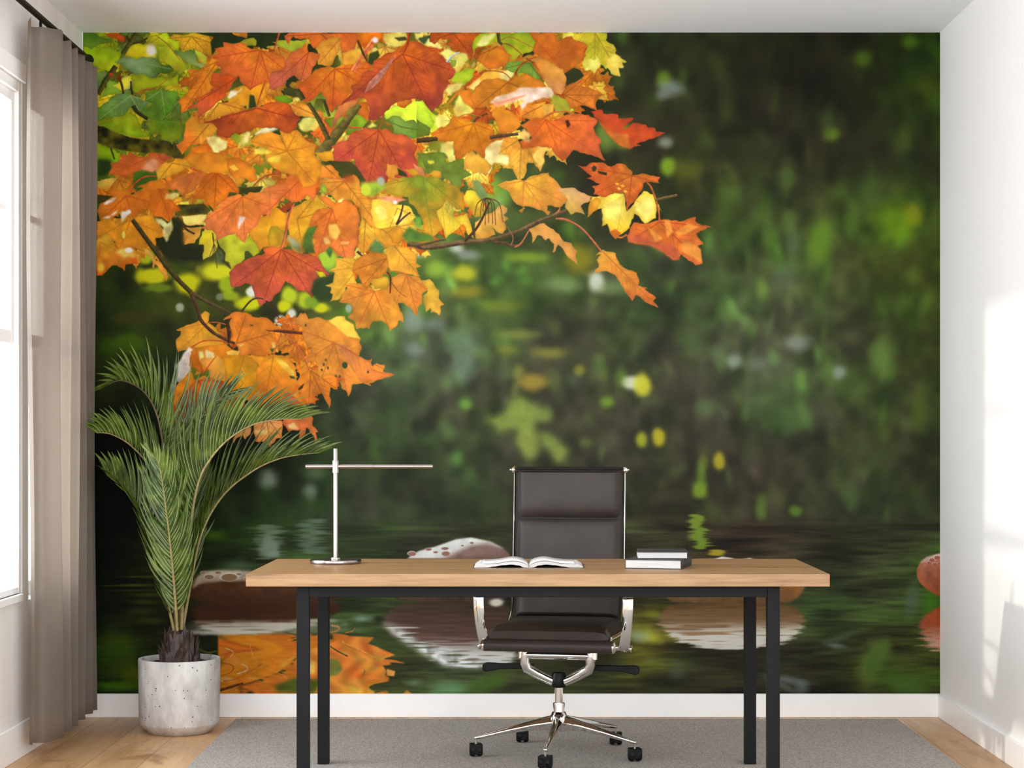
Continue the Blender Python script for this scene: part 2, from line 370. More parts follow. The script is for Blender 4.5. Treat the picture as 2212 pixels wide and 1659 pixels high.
def blob(c, x, y, rx, ry, col, a=1., soft=.3, rot=0, lf=False):
    cx, cy = cv(c, [(x, y)])[0]; s = CROP[c][2]; rx /= s; ry /= s
    R = max(rx, ry) * (1 + soft) + 3
    x0, y0 = max(0, int(cx - R)), max(0, int(cy - R)); x1, y1 = min(MW, int(cx + R) + 1), min(MH, int(cy + R) + 1)
    if x1 <= x0 or y1 <= y0: return
    X, Y = np.meshgrid(np.arange(x0, x1) - cx, np.arange(y0, y1) - cy)
    cr, sr = np.cos(rot), np.sin(rot)
    d = np.hypot((X * cr + Y * sr) / rx, (-X * sr + Y * cr) / ry)
    d = d * (1 + .3 * (NZ[1][y0:y1, x0:x1] - .5))
    m = np.clip((1 + soft - d) / (2 * soft), 0, 1); m = m * m * (3 - 2 * m) * a
    CAN.put(x0, y0, m, np.array(col, float), lf)
def stroke(c, pts, w0, w1, col, col2=None, lf=True):
    p = cv(c, pts); s = CROP[c][2]; w0 /= s; w1 /= s
    q = [p[0]]
    for i in range(len(p) - 1):                     # catmull-rom
        a = p[max(0, i - 1)]; b = p[i]; d = p[i + 1]; e = p[min(len(p) - 1, i + 2)]
        for t in (.25, .5, .75, 1):
            q.append(.5 * ((2 * b) + (d - a) * t + (2 * a - 5 * b + 4 * d - e) * t * t + (3 * b - a - 3 * d + e) * t ** 3))
    q = np.array(q); n = len(q)
    T = np.gradient(q, axis=0); T /= np.maximum(1e-6, np.hypot(*T.T))[:, None]
    N = np.stack([-T[:, 1], T[:, 0]], 1); W = np.linspace(w0, w1, n)[:, None] / 2 * (1 + .08 * RS(len(q)).randn(n, 1))
    col = np.array(col, float); col2 = np.array(col2 if col2 is not None else col * .6, float)
    for f0, f1, k in ((-1, 1, col), (.25, 1, col2), (-.1, .3, col * .85)):
        g = np.concatenate([q + N * W * f0, (q + N * W * f1)[::-1]])
        x0, y0, w, h = win(g, 2)
        if w < 2 or h < 2: continue
        m = mask(g, x0, y0, w, h)
        kk = k * (1 + .5 * (nz(0, x0, y0, w, h) - .5))[..., None]
        CAN.put(x0, y0, m * (1 if f0 == -1 else .8), np.clip(kk, 0, 255), lf)

def paint_mural():
    # ---- blurred foliage behind
    P = [(230,650,(28,48,8)),(250,780,(52,82,6)),(300,850,(24,34,3)),(230,950,(3,5,2)),(250,1100,(2,4,2)),(240,1200,(4,6,2)),(320,1020,(6,9,3)),(500,700,(42,52,12)),(600,1000,(20,28,8)),(560,1120,(35,60,20)),
         (700,1050,(50,68,38)),(800,900,(62,78,50)),(900,750,(84,104,72)),(1000,650,(72,98,46)),(900,600,(88,120,45)),(1000,560,(80,108,50)),(1100,600,(76,102,50)),(1200,560,(62,76,38)),(1100,800,(72,86,58)),
         (1000,950,(60,72,48)),(850,1050,(56,66,44)),(900,1130,(50,60,38)),(1050,900,(66,66,50)),(1200,850,(62,60,46)),(1250,750,(62,64,48)),(1200,950,(62,64,46)),(1400,700,(60,74,44)),(1500,650,(66,80,50)),
         (1400,450,(48,46,30)),(1400,300,(46,46,27)),(1350,150,(44,54,24)),(1500,150,(44,48,22)),(1600,200,(40,42,23)),(1700,100,(32,30,15)),(1800,150,(33,36,18)),(1900,100,(26,30,8)),(2000,150,(34,60,8)),
         (2000,210,(48,66,10)),(1950,300,(36,37,19)),(2000,400,(36,44,16)),(1800,350,(42,42,24)),(1650,350,(43,47,25)),(1500,380,(56,60,28)),(1600,450,(56,68,33)),(1700,500,(76,100,46)),(1850,450,(58,80,30)),
         (1950,500,(86,116,26)),(1800,600,(72,90,42)),(1700,700,(76,86,60)),(1850,720,(72,86,50)),(1950,650,(60,80,28)),(2000,800,(52,62,24)),(2010,600,(58,68,18)),(1700,900,(68,92,54)),(1800,960,(58,60,42)),
         (1950,900,(60,74,40)),(2000,1000,(48,54,30)),(1650,1000,(60,55,44)),(1700,1100,(62,58,46)),(1500,850,(58,58,44)),(1400,950,(62,62,48)),(1500,1100,(60,56,44)),(1850,1100,(62,74,46)),(1950,1150,(52,58,38)),
         (1600,800,(72,86,60)),(1450,560,(68,88,50)),(560,900,(25,30,10)),(760,620,(90,110,40)),(500,620,(70,80,15)),(340,620,(60,80,12)),(200,100,(140,160,20)),(400,200,(150,165,30)),(600,100,(30,42,14)),(800,200,(120,120,30))]
    bg = field(P, 62)
    n1 = noise(1, 46, 52); n2 = noise(2, 24, 27); n3 = noise(3, 12, 13); n4 = noise(4, 70, 90); n5 = noise(5, 16, 22)
    yy, xx = np.mgrid[0:MH, 0:MW]
    l = .99 + .46 * (n1 - .5) + .44 * (n2 - .5) + .2 * (n3 - .5)
    g = n4 + .6 * n5 - .78
    bg *= l[..., None] * .9
    bg[..., 1] *= 1 + .18 * g; bg[..., 2] *= 1 - .18 * g; bg[..., 0] *= 1 - .06 * g; bg[..., 1] = np.maximum(bg[..., 1], bg[..., 0] * .96)
    gy = bg.mean(2, keepdims=True); bg = bg * .95 + gy * .05 * np.array([1.0, 1.1, .8]) + 5 * np.clip(noise(9, 500, 400) * 1.6 - .5, 0, 1)[..., None] * (np.mgrid[0:MH, 0:MW][1] > 450)[..., None]  # last term: haze of the wall's sheen painted into the print, left part excepted
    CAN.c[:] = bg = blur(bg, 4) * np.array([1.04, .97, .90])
    r = RS(5)
    for i in range(760):                            # soft leaf-sized dabs of light and dark
        x, y = r.uniform(MX0, MX1), r.uniform(MY0, 1150)
        if x < 420 and y > 640 or x < 640 and y > 900: continue
        b0 = bg[min(MH - 1, int(y - MY0)), min(MW - 1, int(x - MX0))]
        f = r.choice([.62, .75, 1.3, 1.45, 1.6]); k = b0 * f * np.array([.96, r.uniform(1.0, 1.24), r.uniform(.72, 1.05)])
        blob('T', x, y, r.uniform(6, 17), r.uniform(14, 36) if x > 1500 else r.uniform(8, 22), k, r.uniform(.25, .6), .75, r.uniform(-.6, .3))
    for x, y, rx, ry, k, a, s in [(1345,75,14,22,(75,105,35),.8,.5),(1433,170,15,18,(105,135,30),.9,.4),(1450,190,28,14,(135,145,140),.8,.5),(1430,205,14,10,(125,130,120),.7,.5),(1475,165,10,18,(70,95,25),.6,.5),
            (1437,308,13,11,(140,145,125),.9,.4),(1442,358,16,19,(128,160,35),1,.3),(1485,365,26,18,(100,105,25),.6,.5),(1480,375,22,22,(90,90,20),.5,.6),(1795,290,16,14,(105,135,25),.9,.5),(1785,265,14,26,(65,85,35),.6,.5),(1865,125,18,16,(80,110,15),.8,.5),
            (1965,90,16,14,(75,110,10),.9,.5),(2005,185,26,20,(75,85,10),.7,.5),(1950,300,16,26,(75,95,30),.7,.5),(1880,410,22,30,(75,100,40),.7,.5),(1700,385,18,30,(85,105,45),.8,.5),(1570,420,26,38,(82,108,35),.6,.7),
            (1970,465,18,20,(160,140,15),.8,.5),(1935,480,40,36,(110,145,15),.8,.5),(1770,520,28,44,(110,150,35),.8,.5),(1712,525,14,32,(105,125,80),.6,.5),(1695,600,26,26,(115,125,100),.5,.7),(1720,740,26,16,(150,155,140),.8,.5),
            (1585,780,14,13,(150,160,140),.9,.5),(1812,803,13,13,(150,158,145),.9,.5),(1905,770,20,42,(105,130,60),.8,.5),(1640,785,14,12,(110,120,105),.6,.5),(1700,905,40,26,(78,112,52),.6,.6),(1985,900,16,32,(80,105,30),.6,.6),
            (1361,826,18,14,(215,215,185),1,.25),(1388,830,17,22,(205,200,55),1,.25),(1340,815,12,20,(110,140,50),.6,.5),(1312,868,15,12,(115,150,45),.9,.4),(1251,800,11,12,(150,145,45),.8,.3),(1302,812,10,11,(105,110,45),.6,.4),
            (1386,949,11,18,(160,165,40),1,.25),(1422,943,13,18,(185,170,35),1,.2),(1518,1000,11,18,(110,120,40),.8,.3),(1553,997,12,18,(175,160,40),1,.2),(1511,1057,16,17,(125,150,40),1,.25),(1515,1028,10,22,(100,135,40),.8,.4),
            (1643,1100,11,26,(100,130,45),.8,.4),(1718,1103,13,12,(95,130,40),.9,.3),(1525,880,22,18,(100,125,70),.7,.5),(1150,825,30,17,(165,140,50),.9,.4),(1120,800,10,14,(140,130,50),.6,.5),(1120,722,40,10,(125,130,55),.8,.5),
            (1095,755,20,10,(130,130,40),.7,.5),(1185,762,30,11,(140,140,50),.8,.5),(1240,820,14,16,(95,110,85),.5,.6),(1005,872,14,12,(110,155,60),.9,.4),(997,740,34,34,(120,150,110),.7,.7),(1000,800,22,24,(130,155,130),.6,.7),
            (890,690,18,22,(150,160,155),.7,.6),(935,700,26,12,(130,140,135),.6,.6),(893,755,20,14,(150,160,155),.6,.6),(1288,610,16,20,(215,215,195),1,.35),(1215,615,34,14,(135,155,100),.7,.6),(1330,620,40,14,(130,150,95),.7,.6),
            (1003,590,24,16,(190,185,40),1,.4),(1010,630,30,12,(150,135,30),.8,.5),(940,580,20,16,(150,180,55),.9,.45),(1080,660,40,14,(120,135,35),.7,.5),(1140,555,40,10,(140,165,40),.8,.5),(1250,560,28,28,(140,130,25),.9,.4),
            (1010,550,24,10,(150,150,145),.8,.4),(985,536,14,9,(205,205,190),.9,.4),(905,543,18,10,(215,220,205),.95,.35),(1078,432,8,9,(170,180,175),.9,.35),(1345,290,16,28,(120,160,50),.9,.4),(1305,290,20,30,(130,160,60),.8,.5),
            (580,1035,17,19,(150,160,145),.8,.5),(670,1060,14,14,(140,150,130),.7,.5),(680,1020,22,14,(110,125,90),.6,.6),(1080,420,26,24,(130,170,60),.8,.6),(1045,405,30,30,(145,175,50),.9,.5)]:
        blob('T', x, y, rx * 1.05, ry * 1.05, k, a * .92, min(.85, s * 1.45))
    CAN.c[:] = blur(CAN.c, 3.2)
    # blurred lime sprig in the middle
    for pts in ([(705,840),(800,815),(850,790),(870,720),(950,690),(990,730),(1060,760),(1130,810),(1100,850),(1030,840),(1010,880),(1050,920),(1040,1040),(980,1080),(930,1000),(900,960),(930,890),(850,880),(810,920),(780,860)],
                [(1050,900),(1110,920),(1220,1010),(1190,1090),(1150,1090),(1110,1020),(1060,970)]):
        patch('M', pts, (118,138,58), (145,150,70), 7, .05, False)
    CAN.a[:] = 0
    # ---- yellow bokeh on the left
    for c, x, y, rx, ry, k in [('D',820,1470,200,95,(212,204,10)),('D',1240,1560,150,130,(205,200,8)),('D',1600,1420,200,105,(218,212,25)),('D',740,1240,110,90,(180,190,20)),('D',900,1610,170,50,(110,130,20)),
            ('I',1870,690,150,80,(205,205,10)),('I',1640,600,110,60,(150,165,20)),('I',1890,550,60,50,(225,220,180)),('I',1600,470,90,90,(160,175,20)),('I',1040,735,48,48,(165,165,140)),('I',1515,615,45,45,(120,120,95)),
            ('H',800,160,90,70,(165,190,40)),('H',830,230,60,40,(120,150,60)),('H',400,510,80,80,(190,200,30)),('H',560,560,75,80,(180,190,30)),('H',350,620,70,60,(205,200,10)),('H',730,640,80,52,(205,198,20)),('H',420,700,48,50,(215,210,190)),
            ('H',310,770,60,50,(220,220,215)),('H',1010,645,30,40,(150,160,140)),('H',630,580,70,60,(120,150,30)),('H',30,470,50,60,(225,220,200)),('I',500,860,260,90,(60,58,14)),('I',430,1180,200,120,(70,95,2)),('I',200,1200,120,100,(50,80,0))]:
        blob(c, x, y, rx, ry, k, .95 if ry < 100 or c == 'D' else .7, .42)
    # ---- base of the canopy: many small leaves in the colours of each area
    zones = [([(175,70),(440,70),(430,330),(205,330),(175,330)], [(150,175,15),(200,205,30),(120,145,20),(215,195,30),(100,130,45)], 70),
             ([(430,75),(1300,75),(1290,200),(1270,330),(1190,360),(1100,330),(1000,480),(930,520),(860,620),(780,640),(740,560),(640,540),(520,520),(400,470),(400,300)], [(225,120,25),(235,150,40),(240,190,70),(215,100,30),(228,135,30),(240,215,90),(190,150,30)], 330),
             ([(205,380),(430,350),(430,470),(350,560),(210,570)], [(232,130,25),(240,165,40),(235,145,35)], 50),
             ([(410,760),(480,700),(620,700),(760,750),(760,820),(640,880),(520,900),(430,880)], [(228,130,28),(230,145,35),(222,115,30)], 55)]
    T = [(0,0),(.18,-.16),(.32,-.12),(.26,.08),(.52,.02),(.62,.14),(.86,.2),(.7,.3),(.74,.42),(.56,.4),(.38,.42),(.36,.54),(.42,.66),(.28,.68),(.2,.8),(.08,.86),(0,1.05)]
    T = T + [(-x, y) for x, y in T[::-1][1:-1]]
    rr = RS(77)
    for poly, cols, n in zones:
        pp = np.array(poly, float); k = 0
        m = mask(pp - [MX0, MY0], 0, 0, MW, MH, 1)
        while k < n:
            x, y = rr.uniform(pp[:, 0].min(), pp[:, 0].max()), rr.uniform(pp[:, 1].min(), pp[:, 1].max())
            if m[min(MH - 1, int(y - MY0)), min(MW - 1, int(x - MX0))] < .5: continue
            k += 1
            a = rr.normal(0, .7); S = rr.uniform(34, 62); sq = rr.uniform(.5, 1)
            ca, sa = np.cos(a), np.sin(a)
            pts = [(x + (u * sq * ca - v * sa) * S, y - S * .4 + (u * sq * sa + v * ca) * S) for u, v in T]
            c0 = np.array(cols[rr.randint(len(cols))], float) * rr.uniform(.85, 1.08)
            leaf('T', pts, c0, None, (x, y - S * .4), c0 * [.8, .55, .5], .6, .25, 1.2)
    # ---- green and yellow leaves, upper left
    L = leaf
    L('A', [(0,230),(60,190),(170,240),(290,235),(380,260),(450,300),(430,380),(390,470),(330,540),(230,500),(130,450),(30,340)], (138,170,10), (200,208,20))
    L('A', [(-30,70),(100,60),(200,110),(320,130),(350,180),(200,190),(100,260),(0,220)], (75,120,25), (120,150,30))
    L('A', [(520,240),(620,190),(780,200),(850,260),(870,340),(700,370),(560,350),(500,330)], (220,195,20), (215,180,20))
    blob('A', 810, 270, 60, 70, (250,240,225), 1, .5, 0, True)
    L('A', [(880,90),(1000,60),(1040,130),(1150,160),(1140,280),(1000,260),(900,200)], (215,220,30))
    L('A', [(860,210),(1060,240),(1160,330),(1240,480),(1150,560),(1050,470),(980,420),(900,330)], (190,200,30))
    L('A', [(1000,130),(1080,80),(1200,90),(1330,60),(1500,100),(1560,170),(1615,210),(1540,270),(1500,330),(1400,300),(1330,250),(1180,270),(1140,200),(1140,150)], (228,170,30), (225,150,30), (1290,100))
    L('A', [(1060,260),(1200,290),(1290,260),(1350,300),(1350,400),(1470,450),(1400,480),(1300,440),(1180,380),(1120,330)], (120,150,60), (150,165,90))
    L('A', [(1330,260),(1420,300),(1480,370),(1480,440),(1380,400)], (225,225,60))
    L('A', [(250,65),(420,70),(500,120),(490,180),(400,140),(310,110)], (205,80,15))
    L('A', [(580,560),(700,540),(780,600),(900,590),(1000,620),(1100,580),(1140,560),(1130,680),(1000,700),(880,700),(760,720),(640,790),(590,740)], (150,160,12), (165,175,20))
    L('A', [(165,530),(260,520),(300,570),(250,700),(200,800),(165,780)], (120,150,70), (90,130,50))
    L('A', [(300,620),(380,640),(440,720),(470,790),(340,800),(220,830),(260,740)], (130,170,60), (150,185,30))
    blob('A', 510, 660, 60, 60, (250,245,225), 1, .4, 0, True)
    L('A', [(340,690),(420,660),(480,600),(560,570),(560,700),(480,760)], (235,225,60))
    L('A', [(370,410),(440,370),(560,345),(640,380),(720,345),(870,370),(940,440),(1020,440),(1080,500),(1020,550),(930,540),(870,600),(780,590),(700,545),(620,560),(540,520),(470,450)], (140,165,115), (80,112,30), (600,390), (150,170,110))
    L('A', [(740,780),(900,760),(1000,740),(1130,770),(1120,850),(1060,980),(980,1080),(930,1010),(870,960),(820,900),(740,870)], (120,155,50), (90,140,25), (930,740), (150,180,90))
    L('A', [(160,960),(300,880),(340,820),(480,780),(560,800),(640,820),(720,870),(790,880),(740,960),(700,1050),(600,1000),(560,950),(470,1070),(380,1080),(300,1050),(230,1100),(165,1110)], (130,165,95), (95,135,35), (560,810), (165,185,120))
    L('A', [(220,1130),(320,1080),(420,1060),(540,1030),(640,1060),(680,1150),(700,1230),(780,1240),(750,1310),(650,1310),(500,1270),(380,1240),(260,1190)], (190,205,20), (130,160,10), (540,1040), (170,150,10))
    patch('A', [(700,960),(860,900),(980,1060),(900,1110),(760,1110),(700,1040)], (90,125,25), None, 2)
    L('A', [(165,1380),(330,1450),(450,1500),(420,1640),(300,1620),(165,1570)], (160,185,10), (120,160,10))
    patch('D', [(165,80),(330,90),(350,180),(290,280),(165,300)], (38,55,18), (45,70,18), 3)
    patch('A', [(165,1170),(240,1180),(400,1260),(560,1310),(760,1340),(950,1345),(1130,1380),(1160,1450),(1220,1540),(1170,1580),(1000,1530),(800,1500),(560,1480),(360,1440),(280,1420),(165,1370)], (62,60,10), (88,76,12), .8, .6)
    L('A', [(740,1140),(870,1090),(960,1110),(1080,1080),(1230,1150),(1180,1260),(1150,1340),(1070,1360),(1065,1400),(1010,1350),(940,1340),(910,1250),(820,1270),(760,1320),(800,1230)], (82,116,10), (122,132,15), (970,1110), (110,140,30))
    stroke('A', [(640,60),(560,180),(470,320)], 62, 60, (90,82,25)); stroke('A', [(390,460),(320,560),(250,660),(180,800)], 60, 60, (88,80,28))
    stroke('A', [(590,185),(700,160),(770,120)], 34, 22, (80,70,20)); stroke('A', [(560,175),(510,100)], 34, 26, (75,65,20))
    stroke('A', [(440,620),(465,700),(480,790)], 26, 26, (80,60,25)); stroke('A', [(570,640),(575,740),(590,800)], 20, 26, (60,50,20)); stroke('A', [(330,1440),(350,1500),(375,1570)], 22, 18, (70,70,15))
    stroke('A', [(600,930),(650,1010),(770,1090)], 50, 40, (60,55,20)); stroke('A', [(420,600),(380,590),(310,600)], 8, 8, (200,70,20)); stroke('A', [(430,590),(470,530),(550,545)], 8, 8, (200,70,20)); stroke('A', [(600,810),(700,750),(860,720),(990,630)], 10, 6, (205,80,30))
    blob('A', 330, 555, 26, 20, (215,60,20), 1, .4, 0, True); blob('A', 430, 600, 22, 40, (130,50,15), 1, .4, 0, True); stroke('A', [(880,100),(1000,190),(1090,300),(1150,380)], 9, 7, (200,100,50))
    # ---- orange leaves, top centre
    patch('A', [(1330,60),(2900,60),(2480,200),(2070,230),(1840,200),(1600,240),(1540,330),(1520,170),(1560,110)], (34,46,14), None, 1)
    L('A', [(1770,60),(1960,60),(1950,130),(1840,100)], (240,140,30))
    L('A', [(1840,190),(1920,140),(2040,120),(2070,150),(2060,220),(1950,220),(1860,210)], (178,182,42))
    L('B', [(260,170),(400,150),(560,150),(690,140),(640,230),(560,260),(490,290),(390,240)], (175,185,40), (150,165,40))
    L('B', [(410,100),(460,60),(1290,60),(1280,140),(1250,300),(1200,380),(1100,360),(1060,110),(880,160),(760,250),(700,140),(560,130),(520,100),(460,200)], (228,108,25), (215,98,40), (840,70))
    L('B', [(1290,60),(1600,60),(1590,130),(1480,190),(1440,240),(1360,330),(1290,250),(1270,150)], (228,112,15))
    L('B', [(1080,120),(960,120),(860,160),(780,250),(820,320),(810,440),(960,460),(1000,400),(1050,310),(1100,110)], (226,150,45), (224,140,45), (1080,120), (170,85,25))
    L('B', [(1100,300),(1250,260),(1360,280),(1400,400),(1250,460),(1110,450)], (235,170,55), (225,140,40))
    L('A', [(1610,360),(1540,340),(1460,480),(1330,500),(1260,480),(1270,560),(1370,600),(1370,650),(1310,720),(1240,770),(1190,830),(1130,890),(1170,930),(1170,1030),(1280,960),(1350,860),(1480,800),(1560,700),(1520,600),(1550,540),(1620,480)], (228,130,25), (228,120,25), (1600,400))
    L('A', [(1550,540),(1610,540),(1720,560),(1850,570),(1770,700),(1700,830),(1640,870),(1560,940),(1480,1000),(1400,1060),(1370,1110),(1360,990),(1400,960),(1230,970),(1330,920),(1370,870),(1310,850),(1420,820),(1490,780),(1560,710),(1510,660)], (208,75,15), (200,85,40), (1820,600))
    L('A', [(1700,780),(1870,700),(2000,690),(2080,660),(2160,640),(2190,800),(2100,950),(1980,960),(1900,990),(1760,930)], (232,145,25), (235,150,30))
    patch('A', [(1990,800),(2040,810),(2070,950),(1975,960)], (48,58,20), None, .6); patch('A', [(1910,940),(1950,930),(1950,980),(1915,990)], (60,80,30), None, .6); patch('A', [(1720,830),(1760,750),(1850,760),(1900,710),(1880,760),(1780,830),(1740,850)], (250,240,215), None, .8)
    L('A', [(1620,890),(1850,900),(1990,1000),(1900,1010),(1650,1060),(1560,1110),(1450,1140),(1480,1030)], (228,150,40), None, (1620,890))
    L('A', [(2110,265),(2000,250),(1920,180),(1800,190),(1670,170),(1680,230),(1560,250),(1640,290),(1530,360),(1640,390),(1560,430),(1640,470),(1620,580),(1720,560),(1800,600),(1850,570),(1870,640),(1990,750),(2080,690),(2190,640),(2240,700),(2260,560),(2400,500),(2420,400),(2400,350),(2290,300)], (232,125,30), (222,96,40), (2110,265), (180,55,20))
    L('B', [(700,290),(650,180),(620,240),(500,290),(430,380),(400,500),(260,530),(240,620),(230,720),(290,750),(380,700),(450,620),(530,570),(600,640),(720,600),(740,520),(800,400),(840,310)], (222,105,35), (198,90,72), (700,290), (160,50,40))
    patch('B', [(400,740),(460,710),(600,740),(640,830),(520,830),(400,790)], (60,65,18)); L('B', [(290,830),(380,800),(510,840),(500,890),(400,910),(300,860)], (120,165,15)); patch('B', [(500,840),(610,830),(560,890)], (245,240,120))
    patch('B', [(730,540),(800,490),(790,530)], (245,230,110)); patch('B', [(700,880),(850,760),(900,850),(960,950),(1060,1000),(1000,1080),(850,1060)], (95,105,25), (185,200,50)); 
    patch('B', [(1260,260),(1350,230),(1350,320)], (250,215,90)); patch('B', [(1590,60),(1850,60),(1900,150),(1850,200),(1740,230),(1650,210),(1590,150)], (243,225,105)); patch('B', [(1720,120),(1860,105),(1890,150),(1780,160)], (80,75,30))
    patch('B', [(2000,130),(2150,90),(2212,60),(2212,200),(2080,200)], (60,75,45)); patch('B', [(2080,200),(2130,130),(2230,140),(2300,250),(2212,240)], (247,235,130)); patch('B', [(1960,60),(2120,60),(2080,80),(2000,150)], (247,225,110))
    L('B', [(1010,480),(920,460),(800,500),(700,580),(630,640),(560,720),(640,800),(640,880),(720,880),(830,790),(850,760),(900,840),(920,940),(980,1020),(1040,940),(1120,880),(1180,800),(1220,690),(1320,660),(1350,540),(1450,480),(1400,400),(1250,440),(1100,440)], (230,130,22), (205,85,30), (1010,490), (165,55,20))
    patch('B', [(1430,310),(1530,270),(1550,330),(1460,450),(1410,420)], (62,68,15), (50,62,20)); patch('B', [(1450,260),(1500,230),(1520,270),(1470,290)], (250,230,130)); stroke('B', [(1480,140),(1440,210),(1350,330),(1230,520)], 60, 60, (225,110,60), (235,150,90)); blob('B', 1495, 145, 34, 34, (245,235,235), 1, .5, 0, True); stroke('B', [(1290,150),(1350,300),(1400,400)], 26, 20, (95,65,20))
    # lower middle fork and greens
    L('B', [(1590,1000),(1760,930),(1960,880),(2060,870),(2170,1010),(2300,1100),(2212,1280),(1900,1130),(1620,1090)], (205,215,50), (230,225,60)); L('B', [(1620,1100),(1700,1050),(1790,1060),(1860,1120),(1960,1100),(2050,1180),(2150,1250),(1950,1330),(1850,1280),(1720,1260),(1720,1200)], (120,145,55), (110,145,40), (1800,1180))
    L('B', [(900,1080),(1080,1060),(1180,1090),(1100,1180),(960,1200),(890,1120)], (132,152,25)); L('B', [(1150,1080),(1300,1040),(1420,1110),(1350,1190),(1250,1300),(1150,1280)], (130,160,30)); L('B', [(490,910),(620,900),(760,970),(880,1010),(860,1090),(700,1060),(570,1060)], (232,150,45), (228,130,40), (690,1000))
    patch('B', [(570,1150),(640,1080),(800,1070),(830,1150),(780,1230),(640,1240),(590,1200)], (246,236,125), (235,220,90)); patch('B', [(1400,1180),(1460,1130),(1520,1180),(1440,1200)], (248,232,110))
    L('B', [(1290,900),(1390,880),(1430,1000),(1420,1120),(1300,1040)], (222,110,30)); L('B', [(1740,880),(1930,850),(1930,900),(1850,960),(1760,930)], (222,115,30))
    stroke('B', [(840,1520),(960,1360),(1130,1150),(1310,920)], 150, 70, (112,98,42), (72,62,18)); stroke('B', [(940,1340),(830,1110),(700,900)], 70, 46, (92,78,30), (62,52,20)); stroke('B', [(640,860),(560,740)], 66, 60, (85,75,30)); stroke('B', [(950,1060),(880,860)], 30, 34, (80,70,30)); stroke('B', [(950,1290),(1000,1130),(1100,900)], 16, 10, (222,105,50)); stroke('B', [(830,1060),(920,1150),(950,1260)], 12, 10, (205,85,35)); stroke('B', [(1170,1185),(1350,1200)], 20, 14, (225,95,50))
    for k in range(7): stroke('B', [(800 + 12 * k, 850), (770 + 16 * k, 940), (765 + 22 * k, 1010)], 6, 4, (60,50,20))
    L('B', [(1820,310),(1740,280),(1640,300),(1560,360),(1480,390),(1470,500),(1350,540),(1310,650),(1210,690),(1230,770),(1160,840),(1050,940),(1180,890),(1320,830),(1390,860),(1430,960),(1420,1100),(1540,1100),(1620,1000),(1740,900),(1860,860),(1940,850),(2066,862),(2166,1010),(2291,900),(2316,750),(2403,712),(2366,625),(2478,600),(2578,562),(2491,550),(2403,437),(2278,337),(2141,237),(1991,162),(1900,180)], (208,92,22), (165,62,42), (1820,310), (140,38,30))
    for k in range(6): stroke('B', [(1740 - 26 * k, 330 + 40 * k), (1600 - 20 * k, 480 + 40 * k), (1420 - 10 * k, 660 + 22 * k)], 20, 8, (205 - 6 * k,130,110), (190,105,90))
    stroke('B', [(1830,300),(1880,190),(1900,60)], 24, 44, (195,70,20)); L('B', [(1540,1220),(1380,1190),(1280,1230),(1200,1270),(1150,1350),(1050,1370),(970,1420),(1010,1440),(960,1500),(1000,1560),(1000,1610),(1100,1640),(1170,1620),(1210,1570),(1260,1580),(1260,1690),(1310,1750),(1320,1870),(1390,1970),(1440,1960),(1520,1940),(1560,1880),(1630,1860),(1650,1760),(1740,1790),(1830,1800),(1900,1860),(1950,1760),(1990,1680),(2000,1600),(1960,1520),(2000,1420),(1930,1330),(1800,1270),(1700,1260),(1620,1200)], (212,95,35), (186,66,52), (1540,1222), (140,38,30)); stroke('B', [(1600,1020),(1570,1120),(1540,1220)], 12, 14, (205,90,50))
    L('B', [(1050,940),(1180,880),(1330,840),(1280,900),(1180,980),(1060,1090),(960,1250),(1000,1080)], (220,120,55), (205,110,70))
    # ---- bright right-hand group
    L('C', [(120,130),(130,50),(590,50),(560,120),(530,210),(540,290),(480,270),(390,210),(330,130),(230,100),(170,160)], (205,85,22), (198,85,28), (350,50)); patch('C', [(210,240),(300,200),(350,230),(480,250),(490,310),(420,400),(380,440),(330,340),(260,280)], (250,238,130), (240,225,90)); stroke('C', [(290,330),(340,270),(410,235)], 30, 10, (225,230,225)); L('C', [(320,300),(380,310),(370,370),(340,380)], (150,180,60))
    L('C', [(820,50),(1080,50),(1140,140),(1110,220),(1000,260),(910,310),(860,240),(810,160),(760,130),(700,160),(640,180),(560,200),(540,270),(530,180),(560,90),(600,60)], (150,172,25), (195,190,30)); patch('C', [(560,170),(600,120),(660,70),(760,50),(740,90),(690,150),(620,180)], (248,240,150))
    stroke('C', [(780,50),(790,130),(820,160)], 34, 26, (85,62,25)); stroke('C', [(820,150),(900,170),(1010,260)], 12, 8, (170,90,30)); stroke('C', [(810,120),(900,90),(1110,190)], 7, 6, (185,110,40))
    L('C', [(550,330),(640,210),(770,170),(850,240),(910,270),(860,350),(770,390),(700,400),(580,320),(450,330)], (220,125,25), (205,100,30), (770,180)); L('C', [(370,430),(480,390),(560,400),(540,470),(450,560),(380,530),(320,500)], (150,175,30), (185,195,40)); patch('C', [(300,540),(440,530),(400,600),(320,640),(270,600)], (248,235,130))
    L('C', [(590,480),(640,430),(800,400),(930,400),(900,490),(780,490),(620,520),(520,590),(470,570)], (240,170,60)); patch('C', [(780,430),(920,400),(930,450),(880,510),(800,480)], (252,235,150)); patch('C', [(500,570),(600,480),(610,540),(560,600)], (250,225,130))
    L('C', [(870,320),(1000,320),(1100,330),(1150,420),(1230,540),(1150,500),(1050,440),(930,430),(830,390)], (125,155,45), (120,150,50), (1070,330)); L('C', [(1220,540),(1320,640),(1450,690),(1480,830),(1380,850),(1300,750),(1240,640)], (175,170,40), (200,190,60))
